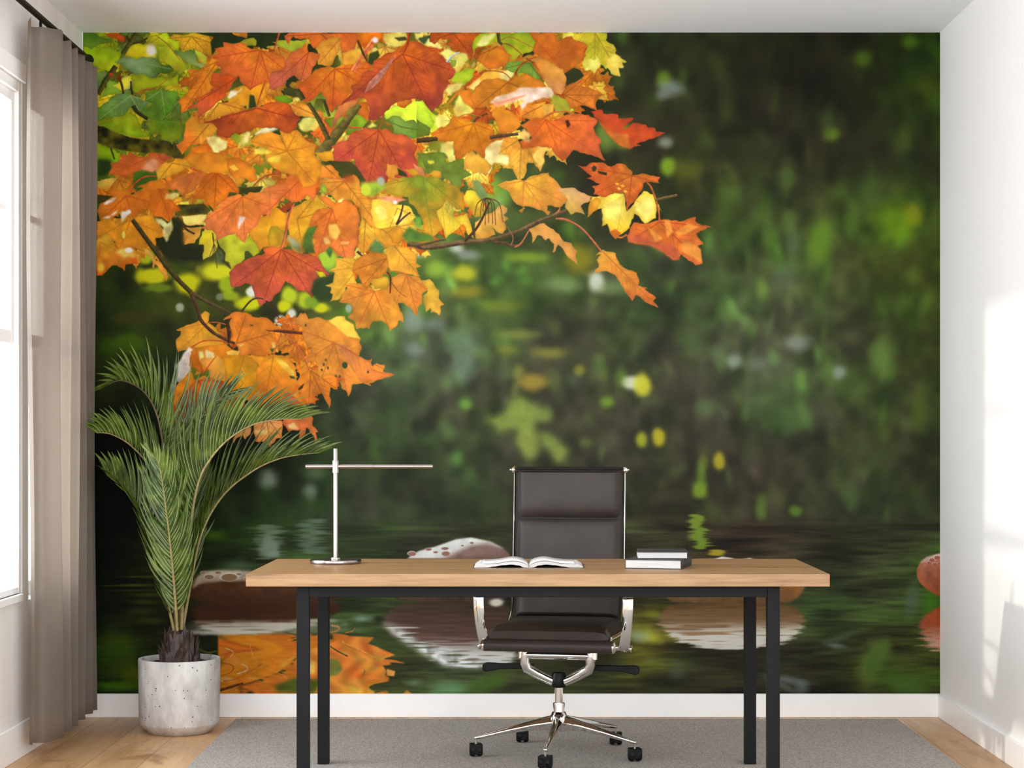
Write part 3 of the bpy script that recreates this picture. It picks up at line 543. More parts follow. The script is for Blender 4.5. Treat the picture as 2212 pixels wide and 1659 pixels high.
    L('C', [(1390,50),(1820,50),(1810,120),(1880,160),(1910,220),(1900,250),(1990,310),(2010,330),(1960,330),(1980,380),(1930,380),(1945,465),(1860,440),(1820,380),(1810,400),(1760,350),(1730,380),(1700,440),(1660,400),(1610,410),(1580,340),(1600,270),(1630,170),(1560,130),(1490,110)], (195,175,30), (235,200,60), (1700,40)); patch('C', [(1600,290),(1700,310),(1730,280),(1760,350),(1700,440),(1660,400),(1610,410)], (253,232,110)); patch('C', [(1820,300),(1900,250),(1960,300),(1980,380),(1930,380),(1945,465),(1860,440),(1830,370)], (250,210,90)); patch('C', [(1400,50),(1500,50),(1480,90),(1400,110)], (240,228,90))
    L('C', [(1080,50),(1310,50),(1340,120),(1480,80),(1500,120),(1560,130),(1630,170),(1590,230),(1620,270),(1560,340),(1500,370),(1540,430),(1545,510),(1430,460),(1330,380),(1270,330),(1180,290),(1110,220),(1140,150)], (208,100,28), (212,108,30), (1300,300), (180,80,25))
    patch('C', [(1380,460),(1500,380),(1560,400),(1600,460),(1540,510),(1440,560)], (48,52,22), None, 1); L('C', [(980,290),(1060,260),(1160,270),(1280,330),(1400,400),(1430,470),(1420,600),(1380,640),(1310,610),(1240,540),(1180,430),(1130,330),(1050,290)], (228,140,45), (232,150,80))
    L('C', [(280,730),(400,600),(520,590),(540,700),(560,790),(430,700),(400,640),(340,700)], (225,125,30)); patch('C', [(370,700),(410,640),(440,700),(550,790),(480,840),(380,850),(350,770)], (251,238,110)); patch('C', [(170,850),(250,830),(330,900),(200,960)], (248,228,120)); L('C', [(0,700),(60,710),(130,820),(170,900),(120,1010),(0,900)], (215,225,50), (190,205,50)); L('C', [(0,870),(130,960),(120,1030),(0,1050)], (115,145,40))
    L('C', [(870,520),(780,480),(640,500),(560,570),(520,640),(540,780),(640,760),(720,740),(820,700),(900,660),(1000,620),(1140,600),(1250,640),(1300,700),(1180,720),(1000,760),(1240,560),(1180,500),(1050,450),(940,470)], (224,130,28), (215,115,30), (870,520)); L('C', [(730,780),(880,790),(980,850),(1000,930),(920,1000),(810,1010),(760,900),(720,840)], (225,130,30), (218,115,35)); L('C', [(980,760),(1100,740),(1200,720),(1310,740),(1300,820),(1230,880),(1080,880),(990,850)], (232,150,45), (225,125,40), (1200,740)); patch('C', [(1200,740),(1310,730),(1300,800),(1220,840)], (245,180,70))
    L('C', [(1260,870),(1400,810),(1430,780),(1500,820),(1430,850)], (232,150,40)); patch('C', [(1400,830),(1430,800),(1480,840),(1440,860)], (52,50,20)); patch('C', [(700,710),(760,660),(900,620),(1000,570),(1150,570),(1270,570),(1310,620),(1300,660),(1180,680),(1060,720),(1000,800),(990,740),(1030,690),(900,710),(760,760),(730,720)], (250,222,205), (248,205,180), .7, .12); patch('C', [(700,720),(820,700),(950,660),(1060,640),(950,690),(780,740)], (235,150,110), None, 1)
    L('C', [(1400,630),(1430,570),(1480,530),(1580,500),(1570,550),(1690,590),(1810,645),(1690,670),(1710,720),(1725,790),(1640,760),(1560,740),(1470,760),(1430,690)], (228,125,35), (222,115,40), (1400,640))
    L('C', [(780,1200),(820,1060),(960,1040),(1010,1160),(1160,1130),(1280,1150),(1230,1190),(1210,1300),(1180,1380),(1120,1290),(1060,1290),(1040,1400),(980,1480),(940,1400),(900,1290),(880,1210)], (232,145,45), (238,165,60), (1000,1050)); patch('C', [(1160,1130),(1280,1150),(1220,1190),(1215,1300),(1170,1330),(1110,1240)], (246,200,95)); patch('C', [(650,1150),(720,1100),(830,1060),(780,1200),(880,1230),(880,1310),(740,1290),(690,1400),(640,1300)], (253,240,165), None, 1); patch('C', [(230,1110),(350,1080),(360,1180),(370,1260),(310,1280),(280,1210),(220,1180)], (247,228,120))
    stroke('C', [(0,1080),(200,1060)], 46, 40, (90,62,30)); L('C', [(1230,870),(1300,890),(1430,830),(1520,820),(1640,830),(1730,890),(1690,950),(1720,1030),(1770,1090),(1740,1120),(1760,1190),(1805,1270),(1700,1230),(1600,1200),(1500,1170),(1460,1220),(1390,1275),(1340,1230),(1290,1150),(1160,1130),(1010,1160),(980,1090),(1100,1060),(1050,970),(990,930),(1050,900),(1140,860)], (226,105,30), (205,90,48), (1230,880), (190,75,35)); patch('C', [(970,1020),(1030,960),(1090,1030),(1080,1100),(1010,1070)], (248,190,100)); patch('C', [(1420,890),(1450,880),(1470,930),(1440,960)], (70,30,15))
    L('C', [(545,910),(430,860),(350,840),(310,920),(190,980),(130,1020),(200,1050),(220,1090),(360,1080),(360,1200),(370,1260),(430,1250),(490,1200),(540,1170),(650,1250),(660,1150),(710,1080),(700,1040),(740,990),(690,920),(620,900)], (226,130,20), (216,112,25), (545,915), (180,80,20)); stroke('C', [(700,1050),(830,1030),(970,1015)], 34, 30, (105,70,45)); stroke('C', [(545,900),(600,850),(680,820)], 20, 16, (110,70,30)); stroke('C', [(1200,870),(1280,820),(1400,800),(1540,830)], 12, 10, (215,110,60)); stroke('C', [(940,440),(990,360),(1060,310),(1140,280)], 16, 10, (195,85,35)); stroke('C', [(600,430),(700,410),(830,430),(900,490)], 8, 8, (190,90,35)); stroke('C', [(390,860),(480,825),(620,850)], 8, 8, (225,140,60))
    G = 'G'
    L(G, [(250,135),(330,120),(340,150),(445,155),(450,185),(560,180),(545,205),(460,275),(500,260),(555,215),(650,230),(660,250),(715,255),(725,280),(790,288),(720,320),(640,350),(580,370),(620,385),(560,390),(530,405),(480,390),(430,355),(380,305),(330,240),(300,195)], (200,65,35), (205,75,30)); patch(G, [(300,200),(360,250),(420,290),(520,300),(535,400),(480,390),(430,355),(380,305)], (208,110,40), None, 1.5)
    L(G, [(230,895),(235,830),(260,745),(360,745),(430,715),(490,725),(510,850),(560,800),(600,740),(630,705),(700,730),(725,780),(765,860),(722,820),(720,900),(640,940),(600,890),(565,870),(540,940),(530,970),(480,1010),(430,1050),(390,1000),(370,940),(330,960),(340,880),(330,830),(270,850)], (252,220,90), (248,190,50), (490,735), (215,150,50)); patch(G, [(640,730),(700,760),(715,860),(650,930),(600,870),(570,840)], (253,232,120), None, 2); patch(G, [(340,800),(430,750),(480,800),(470,900),(400,920),(350,900)], (254,230,110), None, 4)
    L(G, [(230,890),(240,800),(290,750),(330,760),(300,840)], (225,150,40)); patch(G, [(385,1000),(430,975),(470,1010),(430,1050)], (215,110,30)); L(G, [(155,520),(220,530),(260,500),(330,500),(400,530),(440,508),(500,515),(545,560),(548,590),(620,580),(700,595),(750,605),(735,630),(750,650),(680,640),(630,650),(620,700),(580,760),(540,800),(515,850),(500,770),(490,720),(420,720),(360,750),(270,730),(280,690),(260,670),(320,655),(220,615),(260,600)], (222,112,38), (205,85,35), (545,592), (165,60,25))
    for x, y in [(440,655),(480,670),(500,710),(455,690)]: patch(G, [(x-16,y-6),(x,y-12),(x+18,y+2),(x-4,y+10)], (250,180,60), None, .5)
    patch(G, [(300,560),(370,575),(365,595),(310,580)], (60,50,25), None, .5); blob(G, 275, 545, 16, 20, (60,50,25), 1, .3, 0, True)
    L(G, [(510,1030),(560,930),(640,940),(745,915),(800,910),(850,915),(890,925),(1005,890),(1000,920),(1050,950),(1120,962),(1040,990),(1010,1010),(1040,1060),(1060,1090),(1020,1100),(1045,1160),(1055,1225),(1000,1238),(940,1190),(900,1160),(885,1195),(840,1200),(780,1150),(690,1100),(600,1085),(520,1070)], (224,105,38), (222,105,45), (745,925), (160,55,30)); 
    for pts in ([(780,915),(820,915),(840,1000),(800,1040)], [(860,1000),(950,940),(1030,960),(960,1000),(880,1030)], [(900,1080),(960,1070),(1040,1120),(1050,1220),(980,1180),(910,1140)], [(655,960),(700,990),(770,1050),(720,1075),(690,1020)]): patch(G, pts, (242,150,60), None, 1.2)
    patch(G, [(520,1030),(640,1000),(700,1070),(820,1080),(880,1130),(885,1195),(840,1200),(780,1150),(690,1100),(600,1085),(520,1070)], (205,95,55), None, 2)
    L(G, [(340,1125),(380,1140),(430,1150),(440,1190),(460,1230),(520,1270),(580,1290),(600,1340),(590,1380),(660,1400),(640,1410),(700,1450),(720,1475),(700,1495),(740,1545),(680,1520),(620,1480),(575,1450),(550,1495),(515,1450),(470,1380),(430,1310),(370,1280),(275,1290),(310,1250),(295,1200),(325,1160),(285,1170)], (232,152,55), (225,115,48), (340,1140), (180,95,35))
    stroke(G, [(0,905),(70,910),(170,960),(250,1040),(330,1140)], 16, 12, (222,115,75)); stroke(G, [(655,645),(690,690),(735,830),(745,920)], 12, 14, (215,110,60)); stroke(G, [(715,770),(800,750),(872,735)], 18, 20, (130,105,55)); stroke(G, [(430,1030),(470,1040),(510,1020)], 10, 14, (230,130,50))
    # ---- around the thin branch
    F = 'F'
    L(F, [(0,0),(330,0),(360,120),(560,70),(570,180),(660,260),(560,300),(540,400),(430,410),(380,320),(300,290),(150,270),(100,180)], (112,130,35), (120,138,50)); L(F, [(560,200),(560,130),(600,0),(700,20),(830,80),(900,150),(830,285),(740,230),(670,255),(620,190)], (238,165,60), (232,150,50)); patch(F, [(130,90),(200,90),(210,130),(160,140)], (245,225,60)); L(F, [(130,260),(210,210),(290,230),(300,300),(200,290)], (225,150,45))
    L(F, [(560,530),(600,450),(700,460),(770,540),(790,600),(830,640),(790,770),(700,770),(640,680),(590,620)], (235,190,50)); patch(F, [(660,330),(740,330),(820,440),(840,520),(800,600),(720,500)], (125,145,80), None, 1.5); L(F, [(240,680),(330,590),(370,730),(480,770),(600,720),(640,830),(690,1030),(620,990),(560,850),(460,930),(420,960),(350,1025),(330,960),(300,880),(230,780)], (242,196,60), (238,180,50), (300,620), (205,150,40))
    L('E', [(1220,1390),(1250,1300),(1360,1210),(1500,1200)], (200,120,30)); L('E', [(2060,280),(1930,290),(1800,300),(1650,340),(1550,400),(1640,440),(1610,480),(1760,520),(1890,530),(1900,600),(1990,680),(2050,790),(2080,930),(2110,980),(2180,1010),(2240,960),(2290,930),(2290,880),(2212,700),(2300,650),(2350,560),(2470,680),(2560,690),(2540,500),(2500,420),(2350,350),(2212,290)], (120,138,35), (215,150,35), (2060,280), (110,125,30))
    L(F, [(700,830),(800,760),(930,690),(960,650),(1030,620),(1080,660),(1070,720),(1040,750),(1100,790),(1050,830),(1070,910),(1030,970),(960,950),(900,890),(940,980),(870,1010),(780,1030),(710,1040),(690,900)], (230,165,85), (235,150,55)); L(F, [(1275,335),(1330,300),(1400,270),(1570,240),(1580,230),(1590,280),(1680,350),(1700,380),(1720,410),(1810,500),(1780,600),(1740,640),(1650,650),(1560,630),(1560,690),(1600,700),(1565,750),(1500,690),(1400,660),(1290,640),(1220,690),(1260,720),(1300,660),(1200,620),(1130,530),(1080,450),(1000,410),(960,390),(1060,340),(1180,320)], (236,165,50), (225,135,55), (1275,335), (195,110,45))
    L(F, [(1680,420),(1800,420),(1890,420),(1960,470),(2090,520),(2080,570),(2010,600),(1960,640),(2010,740),(1900,710),(1840,740),(1770,650),(1800,560),(1730,480)], (235,165,115), (238,170,80)); L(F, [(1340,910),(1430,870),(1520,840),(1600,900),(1700,970),(1760,1060),(1850,1080),(1890,1150),(1920,1180),(1900,1250),(1920,1340),(1850,1280),(1780,1210),(1720,1120),(1690,1100),(1660,1170),(1620,1190),(1640,1090),(1580,1020),(1540,1050),(1500,1000),(1440,990),(1380,1080),(1370,960)], (235,155,75), (235,145,75))
    stroke(F, [(-110,1080),(0,1100),(100,1130),(300,1110),(560,1070),(800,1050),(1000,1010),(1250,920),(1480,810),(1790,690)], 74, 42, (118,92,58), (70,52,28)); stroke(F, [(570,1060),(700,920),(780,790),(870,590)], 32, 22, (85,52,40)); stroke(F, [(0,1110),(140,1080),(290,1045),(350,1045)], 30, 16, (100,75,50)); stroke(F, [(920,1070),(1060,1080),(1130,1110),(1250,1100)], 32, 24, (110,70,45)); stroke(F, [(1170,1130),(1250,1080),(1340,930)], 22, 16, (215,120,80)); stroke(F, [(1660,730),(1700,690),(1715,650)], 24, 16, (215,120,80)); stroke(F, [(1130,1100),(1150,1000),(1040,820)], 18, 10, (165,110,70))
    for x1, y1 in [(695,750),(760,765),(820,860),(860,840),(910,850),(945,865),(1030,830),(790,700)]: stroke(F, [(840,540), ((840 + x1) / 2 + (x1 - 840) * .25, 600), (x1, y1)], 10, 7, (100,55,45))
    # ---- middle of the canopy
    E = 'E'
    patch(E, [(830,80),(1030,100),(1210,110),(1300,200),(1390,340),(1330,360),(1240,270),(1100,310),(1000,190),(880,130)], (70,60,18), (60,68,22)); L(E, [(770,0),(980,-20),(1000,100),(860,100)], (225,150,30)); L(E, [(1640,130),(1760,160),(1830,230),(1720,280),(1800,360),(1700,330),(1620,250)], (228,145,50)); patch(E, [(1760,180),(1860,240),(1890,290),(1780,270)], (52,58,22)); L(E, [(1840,200),(2000,190),(2060,260),(1950,280)], (225,150,40)); L(E, [(1950,130),(2060,180),(2110,320),(2000,230)], (228,140,90))
    patch(E, [(1320,360),(1440,350),(1560,330),(1640,420),(1540,480),(1460,540),(1330,480)], (150,175,50), None, 3); blob(E, 1380, 440, 60, 70, (205,215,50), 1, .3, 0, True); blob(E, 1560, 340, 45, 50, (170,175,150), 1, .4, 0, True)
    L(E, [(1130,310),(1240,260),(1310,330),(1330,500),(1450,560),(1490,700),(1540,880),(1480,900),(1330,760),(1300,650),(1200,560),(1050,600),(960,500),(900,520),(870,440),(830,360),(840,310),(1050,310)], (222,130,40), (230,145,45), (1130,340)); blob(E, 1180, 310, 70, 50, (165,75,20), .8, .8, 0, True); L(E, [(850,150),(960,140),(1060,230),(1060,310),(840,300),(790,230)], (230,135,40), None, (890,160)); L(E, [(850,370),(900,380),(920,490),(840,470)], (150,180,55)); patch(E, [(1040,600),(1060,560),(1130,550),(1100,590)], (250,235,150))
    L(E, [(1460,560),(1560,540),(1700,600),(1900,640),(1990,770),(1900,850),(1760,870),(1700,900),(1620,1000),(1500,900),(1440,700)], (243,180,60), (246,190,60), (1760,660)); patch(E, [(1480,650),(1560,620),(1640,700),(1640,780),(1540,810)], (253,228,115), None, 1.2); patch(E, [(1690,760),(1830,720),(1880,820),(1760,860)], (253,230,110), None, 1.2); patch(E, [(1560,560),(1640,540),(1780,600),(1720,640),(1600,640)], (250,205,90), None, 1); patch(E, [(1500,540),(1640,520),(1880,560),(1740,600)], (240,150,110), None, .8); blob(E, 1730, 590, 26, 22, (250,235,235), 1, .4, 0, True)
    L(E, [(1330,750),(1450,900),(1600,900),(1700,880),(1800,900),(1850,980),(1800,1080),(1750,1130),(1620,1150),(1520,1030),(1430,1150),(1350,1220),(1290,1120),(1310,960)], (240,170,50), (232,145,42), (1380,770)); L(E, [(1720,880),(1800,900),(1840,960),(1800,1080),(1700,1080),(1640,960)], (228,150,40)); stroke(E, [(1750,860),(1800,740),(1830,620)], 26, 18, (95,48,35)); stroke(E, [(1760,850),(1840,770),(1920,710)], 24, 16, (95,48,35))
    patch(E, [(1820,990),(1900,880),(2030,950),(2160,980),(2212,1050),(2050,1070),(1860,1060)], (72,98,35), (95,135,45), 2.5); patch(E, [(1960,780),(2050,760),(2050,930),(1980,880)], (110,150,50), None, 2); patch(E, [(1420,1150),(1500,1030),(1590,1100),(1600,1200),(1480,1200)], (85,120,60), None, 2); patch(E, [(1620,1180),(1700,1170),(1740,1240),(1660,1260)], (85,115,55), None, 2)
    L(E, [(0,930),(70,780),(180,760),(300,650),(440,730),(430,900),(400,1000),(440,1130),(160,1130),(130,1180),(60,1060),(0,1000)], (230,145,28), (226,140,28)); L(E, [(210,1000),(250,880),(330,880),(410,930),(430,1100),(230,1120)], (190,155,30), (215,150,25)); patch(E, [(440,690),(500,650),(550,670),(500,740),(680,780),(660,800),(440,710)], (65,50,18)); L(E, [(540,640),(700,560),(800,500),(860,600),(960,670),(820,670),(750,760),(720,860),(700,900),(630,1010),(620,1120),(560,1060),(470,980),(430,800),(440,720)], (228,148,30), (226,155,35), (560,790))
    patch(E, [(620,1130),(640,1000),(700,900),(800,870),(780,1020),(740,1040),(790,1200),(680,1200)], (95,135,40), (60,75,30), 2); patch(E, [(450,980),(530,1030),(610,1110),(620,1200),(500,1150)], (205,205,180), (70,90,40), 2); blob(E, 930, 1260, 110, 110, (165,195,50), 1, .3, 0, True); patch(E, [(900,1170),(960,1110),(990,1180),(960,1260)], (70,110,40), None, 1.5); patch(E, [(1040,1240),(1110,1220),(1120,1290),(1060,1300)], (90,130,60), None, 1.5)
    L(E, [(985,675),(870,590),(810,500),(900,520),(1040,600),(1160,560),(1280,660),(1310,760),(1300,900),(1290,1060),(1250,1150),(1260,1220),(1200,1280),(1170,1380),(1150,1280),(1060,1230),(990,1130),(930,1120),(900,1180),(800,1230),(760,1140),(780,1020),(740,1000),(820,870),(700,880),(740,770),(800,680),(880,660)], (226,115,32), (218,108,50), (985,675), (185,70,30)); patch(E, [(940,860),(1040,850),(1080,950),(1030,1040),(950,1010)], (245,178,75), None, 1.5); patch(E, [(880,1010),(930,1000),(960,1090),(900,1100)], (248,200,110), None, 1); patch(E, [(1080,1060),(1190,1060),(1180,1090),(1090,1100)], (240,165,90), None, 1)
    L(E, [(630,280),(560,240),(500,240),(430,320),(400,360),(240,400),(160,430),(130,540),(80,620),(0,720),(-60,800),(0,900),(60,800),(160,740),(240,760),(260,660),(330,620),(400,520),(470,570),(560,590),(640,560),(680,510),(760,580),(790,480),(810,330),(760,280),(690,270)], (222,100,28), (212,112,62), (630,290), (180,65,30)); stroke(E, [(530,600),(470,740),(430,950),(375,1150)], 22, 28, (222,105,60)); stroke(E, [(440,-130),(400,60),(360,230)], 26, 20, (215,110,30)); stroke(E, [(360,270),(220,270),(100,340),(0,460)], 20, 20, (190,95,30)); stroke(E, [(840,300),(960,300),(1120,320)], 12, 10, (225,115,60))
    D = 'D'
    L('B', [(440,1470),(350,1280),(200,1220),(60,1290),(0,1350),(70,1430),(200,1440),(180,1560),(250,1650),(380,1740),(560,1760),(640,1920),(780,1870),(860,1750),(860,1640),(770,1510),(800,1400),(680,1350),(560,1220),(440,1250),(350,1220)], (230,145,32), (230,135,32), (440,1470), (190,90,25)); patch('B', [(200,1570),(260,1530),(380,1530),(340,1620),(230,1610)], (240,200,60), None, 2); patch('B', [(0,1320),(90,1240),(180,1190),(280,1185),(350,1220),(260,1240),(100,1270),(20,1310)], (250,238,200)); patch('B', [(60,1450),(120,1430),(200,1450),(270,1490),(140,1520),(60,1510)], (248,220,80))
    L('B', [(80,955),(-90,990),(-270,1040),(-430,1100),(-560,1140),(-440,1160),(-390,1210),(-400,1290),(-310,1310),(-230,1310),(-190,1250),(-120,1280),(-20,1240),(60,1200),(200,1190),(330,1200),(400,1250),(480,1260),(560,1200),(560,1130),(610,1100),(530,1020),(490,930),(400,890),(240,890)], (218,98,25), (172,62,25), (80,958), (135,32,22)); stroke('B', [(190,630),(130,800),(80,960)], 22, 18, (220,95,30)); stroke('B', [(350,60),(310,200),(270,310)], 24, 12, (215,85,45))
    L('A', [(1220,1130),(1300,1040),(1370,1120),(1450,1140),(1560,1150),(1600,1200),(1560,1280),(1460,1310),(1430,1390),(1290,1400),(1180,1520),(1150,1460),(1110,1400),(1200,1340)], (236,155,40), (228,115,30), (1500,1150)); L('A', [(1290,1430),(1400,1400),(1490,1380),(1560,1490),(1600,1570),(1500,1640),(1290,1640),(1230,1560)], (230,105,18), (230,125,20)); patch('A', [(1470,1300),(1560,1290),(1720,1350),(1720,1430),(1620,1480),(1600,1570),(1560,1490),(1500,1390)], (251,240,150), None, 1.4); patch('A', [(1890,1360),(1950,1240),(2000,1260),(1970,1350),(1900,1400)], (250,225,140), None, .8)
    # ---- left-hand orange group
    patch(D, [(600,250),(700,200),(860,200),(890,280),(880,330),(760,400),(660,460),(590,430)], (75,110,15), (60,95,15), 1.5); patch(D, [(850,770),(1080,760),(1200,800),(1200,1100),(1440,1100),(1440,1300),(1000,1300),(850,1100)], (38,40,8), (30,34,10), 3)
    L(D, [(1180,760),(1480,740),(1430,860),(1220,870)], (247,222,120)); L(D, [(1180,930),(1300,890),(1420,880),(1400,970),(1330,1080),(1210,1100),(1240,1020)], (240,168,65)); L(D, [(1420,940),(1540,920),(1600,1020),(1600,1150),(1520,1240),(1430,1280),(1440,1100),(1380,1100)], (215,180,25), (235,205,60)); patch(D, [(1130,620),(1440,610),(1530,690),(1480,730),(1100,760),(1090,710)], (62,58,12), (80,72,15), .8, .5); stroke(D, [(1120,770),(1240,880),(1430,870)], 26, 20, (70,50,15)); stroke(D, [(1180,850),(1240,920),(1330,970)], 28, 20, (70,50,20)); patch(D, [(165,500),(360,520),(250,600),(165,610)], (62,58,12)); patch(D, [(1880,420),(2150,400),(2110,470),(1960,500),(1880,480)], (60,55,15)); patch(D, [(1720,540),(1740,470),(1820,490),(1760,520)], (70,65,15)); L(D, [(1360,560),(1420,510),(1420,600),(1340,620)], (190,190,40)); patch(D, [(1160,590),(1260,580),(1260,620),(1160,620)], (235,215,70))
    L(D, [(1700,990),(1790,910),(1830,1010),(1930,1060),(1980,990),(2060,1080),(2110,1190),(2030,1250),(1940,1170),(1930,1270),(1850,1340),(1780,1410),(1740,1330),(1690,1300),(1700,1200),(1640,1130),(1600,1020)], (185,186,38), (178,175,35)); patch(D, [(1690,1290),(1740,1310),(1770,1400),(1690,1330)], (60,60,15)); patch(D, [(1930,1180),(1970,1170),(2040,1250),(1930,1260)], (55,68,25)); blob(D, 1620, 1240, 60, 90, (90,98,60), .8, .5, 0, True)
    for x1, y1 in [(1510,1240),(1545,1250),(1600,1380),(1640,1240)]: stroke(D, [(1545,960),(1560,1080),(x1,y1)], 8, 6, (70,55,20))
    L(D, [(165,340),(300,310),(430,290),(370,350),(300,430),(220,450),(165,400)], (235,185,80), (240,160,50)); L(D, [(870,220),(930,130),(1060,110),(1100,70),(1230,80),(1280,130),(1300,170),(1200,200),(1000,300),(900,320)], (236,148,30), (236,160,40), (1060,120)); L(D, [(1280,0),(1600,0),(1800,60),(1880,200),(1720,260),(1590,240),(1440,230),(1300,170),(1230,80)], (232,130,25), (232,140,30)); L(D, [(1700,60),(1860,60),(2060,200),(2080,330),(1990,360),(1920,300),(1800,320),(1740,230)], (232,128,25), (228,120,25)); patch(D, [(1740,170),(1800,140),(1860,200),(1800,220)], (240,180,60), None, 1); L(D, [(1800,320),(1900,290),(1940,330),(1880,390),(1830,400)], (235,150,35))
    L(D, [(770,50),(680,50),(600,20),(540,-15),(530,30),(430,30),(460,70),(420,110),(330,120),(350,170),(330,200),(300,270),(440,260),(480,300),(600,230),(700,200),(830,230),(900,170),(960,130),(1000,80),(1060,80),(960,20),(860,0),(770,0)], (228,105,38), (222,98,35), (780,60), (190,80,35)); patch(D, [(690,200),(780,80),(900,90),(910,150),(830,230)], (235,165,125), None, 3); L(D, [(870,0),(960,10),(1060,70),(960,100),(900,50)], (228,100,50)); L(D, [(1590,240),(1480,250),(1420,290),(1400,360),(1340,460),(1300,560),(1440,550),(1520,640),(1560,700),(1640,600),(1700,560),(1740,470),(1850,490),(1860,430),(1800,340),(1720,260)], (222,105,15), (224,110,20), (1590,240), (160,65,15)); L(D, [(1340,240),(1200,250),(1070,320),(960,390),(1040,400),(1000,440),(1120,440),(1180,520),(1270,480),(1340,440),(1390,370),(1410,330),(1490,250),(1440,230)], (230,120,45), (226,115,45), (1340,240), (190,80,35))
    L(D, [(240,470),(340,430),(430,450),(530,430),(560,500),(680,460),(760,430),(640,420),(700,380),(850,330),(950,340),(1000,430),(1060,560),(1130,640),(1170,690),(1080,720),(1050,800),(1020,830),(940,770),(850,760),(800,690),(740,660),(700,720),(640,760),(590,800),(560,690),(450,690),(380,760),(200,810),(165,700),(220,600),(380,520)], (228,118,28), (232,118,22), (510,510), (190,75,25)); L(D, [(900,430),(980,420),(1060,560),(1130,640),(1170,690),(1080,720),(1040,820),(940,770),(850,750),(780,640),(800,500)], (228,110,22), (228,105,20), (900,430), (180,70,20)); patch(D, [(990,490),(1150,480),(1080,560),(980,560)], (250,225,130), None, 1.2)
    for pts in ([(200,620),(300,570),(400,530),(380,560),(280,620)], [(180,800),(330,750),(420,670),(400,720),(300,790)], [(460,700),(560,680),(570,720),(490,790),(450,840)]): patch(D, pts, (250,232,222), None, .9)
    stroke(D, [(560,480),(620,370),(730,290),(870,280)], 20, 14, (228,85,35)); L(D, [(165,820),(300,790),(430,860),(600,790),(650,760),(800,750),(900,830),(960,920),(1020,1000),(860,1020),(870,1110),(760,1130),(820,1200),(700,1180),(620,1130),(560,1150),(420,1180),(380,1060),(270,960),(165,1010)], (234,145,25), (232,140,28), (560,800), (195,105,25)); patch(D, [(860,770),(940,790),(1000,850),(1060,800),(1070,920),(1040,980),(990,1070),(950,990),(960,900),(880,830)], (251,232,150), None, 1); L(D, [(165,1010),(280,960),(360,1020),(390,1150),(520,1130),(620,1190),(660,1330),(560,1330),(400,1330),(300,1390),(220,1470),(165,1470)], (246,178,45), (232,98,20), (200,1060), (200,110,25)); patch(D, [(380,1180),(500,1140),(600,1160),(640,1240),(480,1260)], (252,225,110), None, 2); blob(D, 540, 1160, 45, 30, (252,245,235), 1, .4, 0, True); blob(D, 210, 1370, 36, 46, (248,205,60), .9, .5, 0, True); blob(D, 480, 980, 20, 40, (250,220,90), 1, .3, 0, True)
    L(D, [(1900,520),(1850,490),(1760,520),(1620,590),(1640,640),(1590,680),(1500,720),(1430,820),(1470,860),(1400,910),(1540,920),(1600,980),(1560,1060),(1700,1000),(1830,960),(1900,1060),(1930,1080),(1960,980),(2040,900),(2100,830),(2130,740),(2250,650),(2230,450),(2100,470),(2000,470),(1960,500)], (232,120,38), (226,112,60), (1900,520), (190,80,35)); patch(D, [(1860,750),(1940,770),(1890,850),(1860,920),(1850,840)], (250,232,225), None, .9)
    L(D, [(720,1140),(760,1150),(830,1220),(870,1290),(940,1320),(1000,1430),(1010,1580),(960,1460),(860,1330),(840,1410),(820,1280),(760,1200)], (235,165,75), (222,115,30))
    L(E, [(370,1140),(260,1120),(160,1140),(180,1200),(60,1240),(-50,1280),(-150,1330),(-250,1430),(-240,1540),(-220,1610),(-130,1600),(-60,1560),(20,1580),(60,1720),(100,1800),(140,1830),(190,1790),(270,1760),(300,1700),(370,1650),(420,1530),(480,1560),(560,1640),(680,1660),(740,1740),(760,1660),(770,1540),(800,1500),(840,1470),(900,1460),(965,1490),(900,1400),(850,1300),(790,1240),(720,1210),(620,1210),(540,1180),(460,1150)], (216,98,32), (188,72,55), (375,1150), (140,38,30))
    # ---- cluster right of centre, y 550-710
    H = 'H'
    patch(H, [(660,350),(760,330),(860,290),(870,380),(830,430),(830,500),(850,570),(700,570),(620,480)], (48,62,26), (40,55,22), 2); L(H, [(670,255),(740,270),(780,320),(720,330)], (215,200,20)); L(H, [(1380,70),(1420,0),(1620,20),(1700,90),(1700,180),(1755,210),(1700,230),(1740,320),(1600,290),(1440,260),(1410,180),(1400,130)], (232,160,45), (230,150,45), (1480,10)); L(H, [(880,130),(1040,120),(1120,180),(1050,260),(1100,400),(980,430),(960,500),(920,550),(820,580),(850,500),(820,480),(830,430),(770,410),(850,380),(870,280),(810,260),(870,230)], (228,162,45), (232,165,50), (1120,220), (190,115,35)); L(H, [(1740,360),(1840,345),(1890,410),(1935,460),(1930,540),(1990,605),(1950,620),(1955,670),(1935,720),(1880,680),(1850,690),(1850,640),(1800,680),(1780,600),(1780,510),(1820,470)], (238,170,55), (232,155,55))
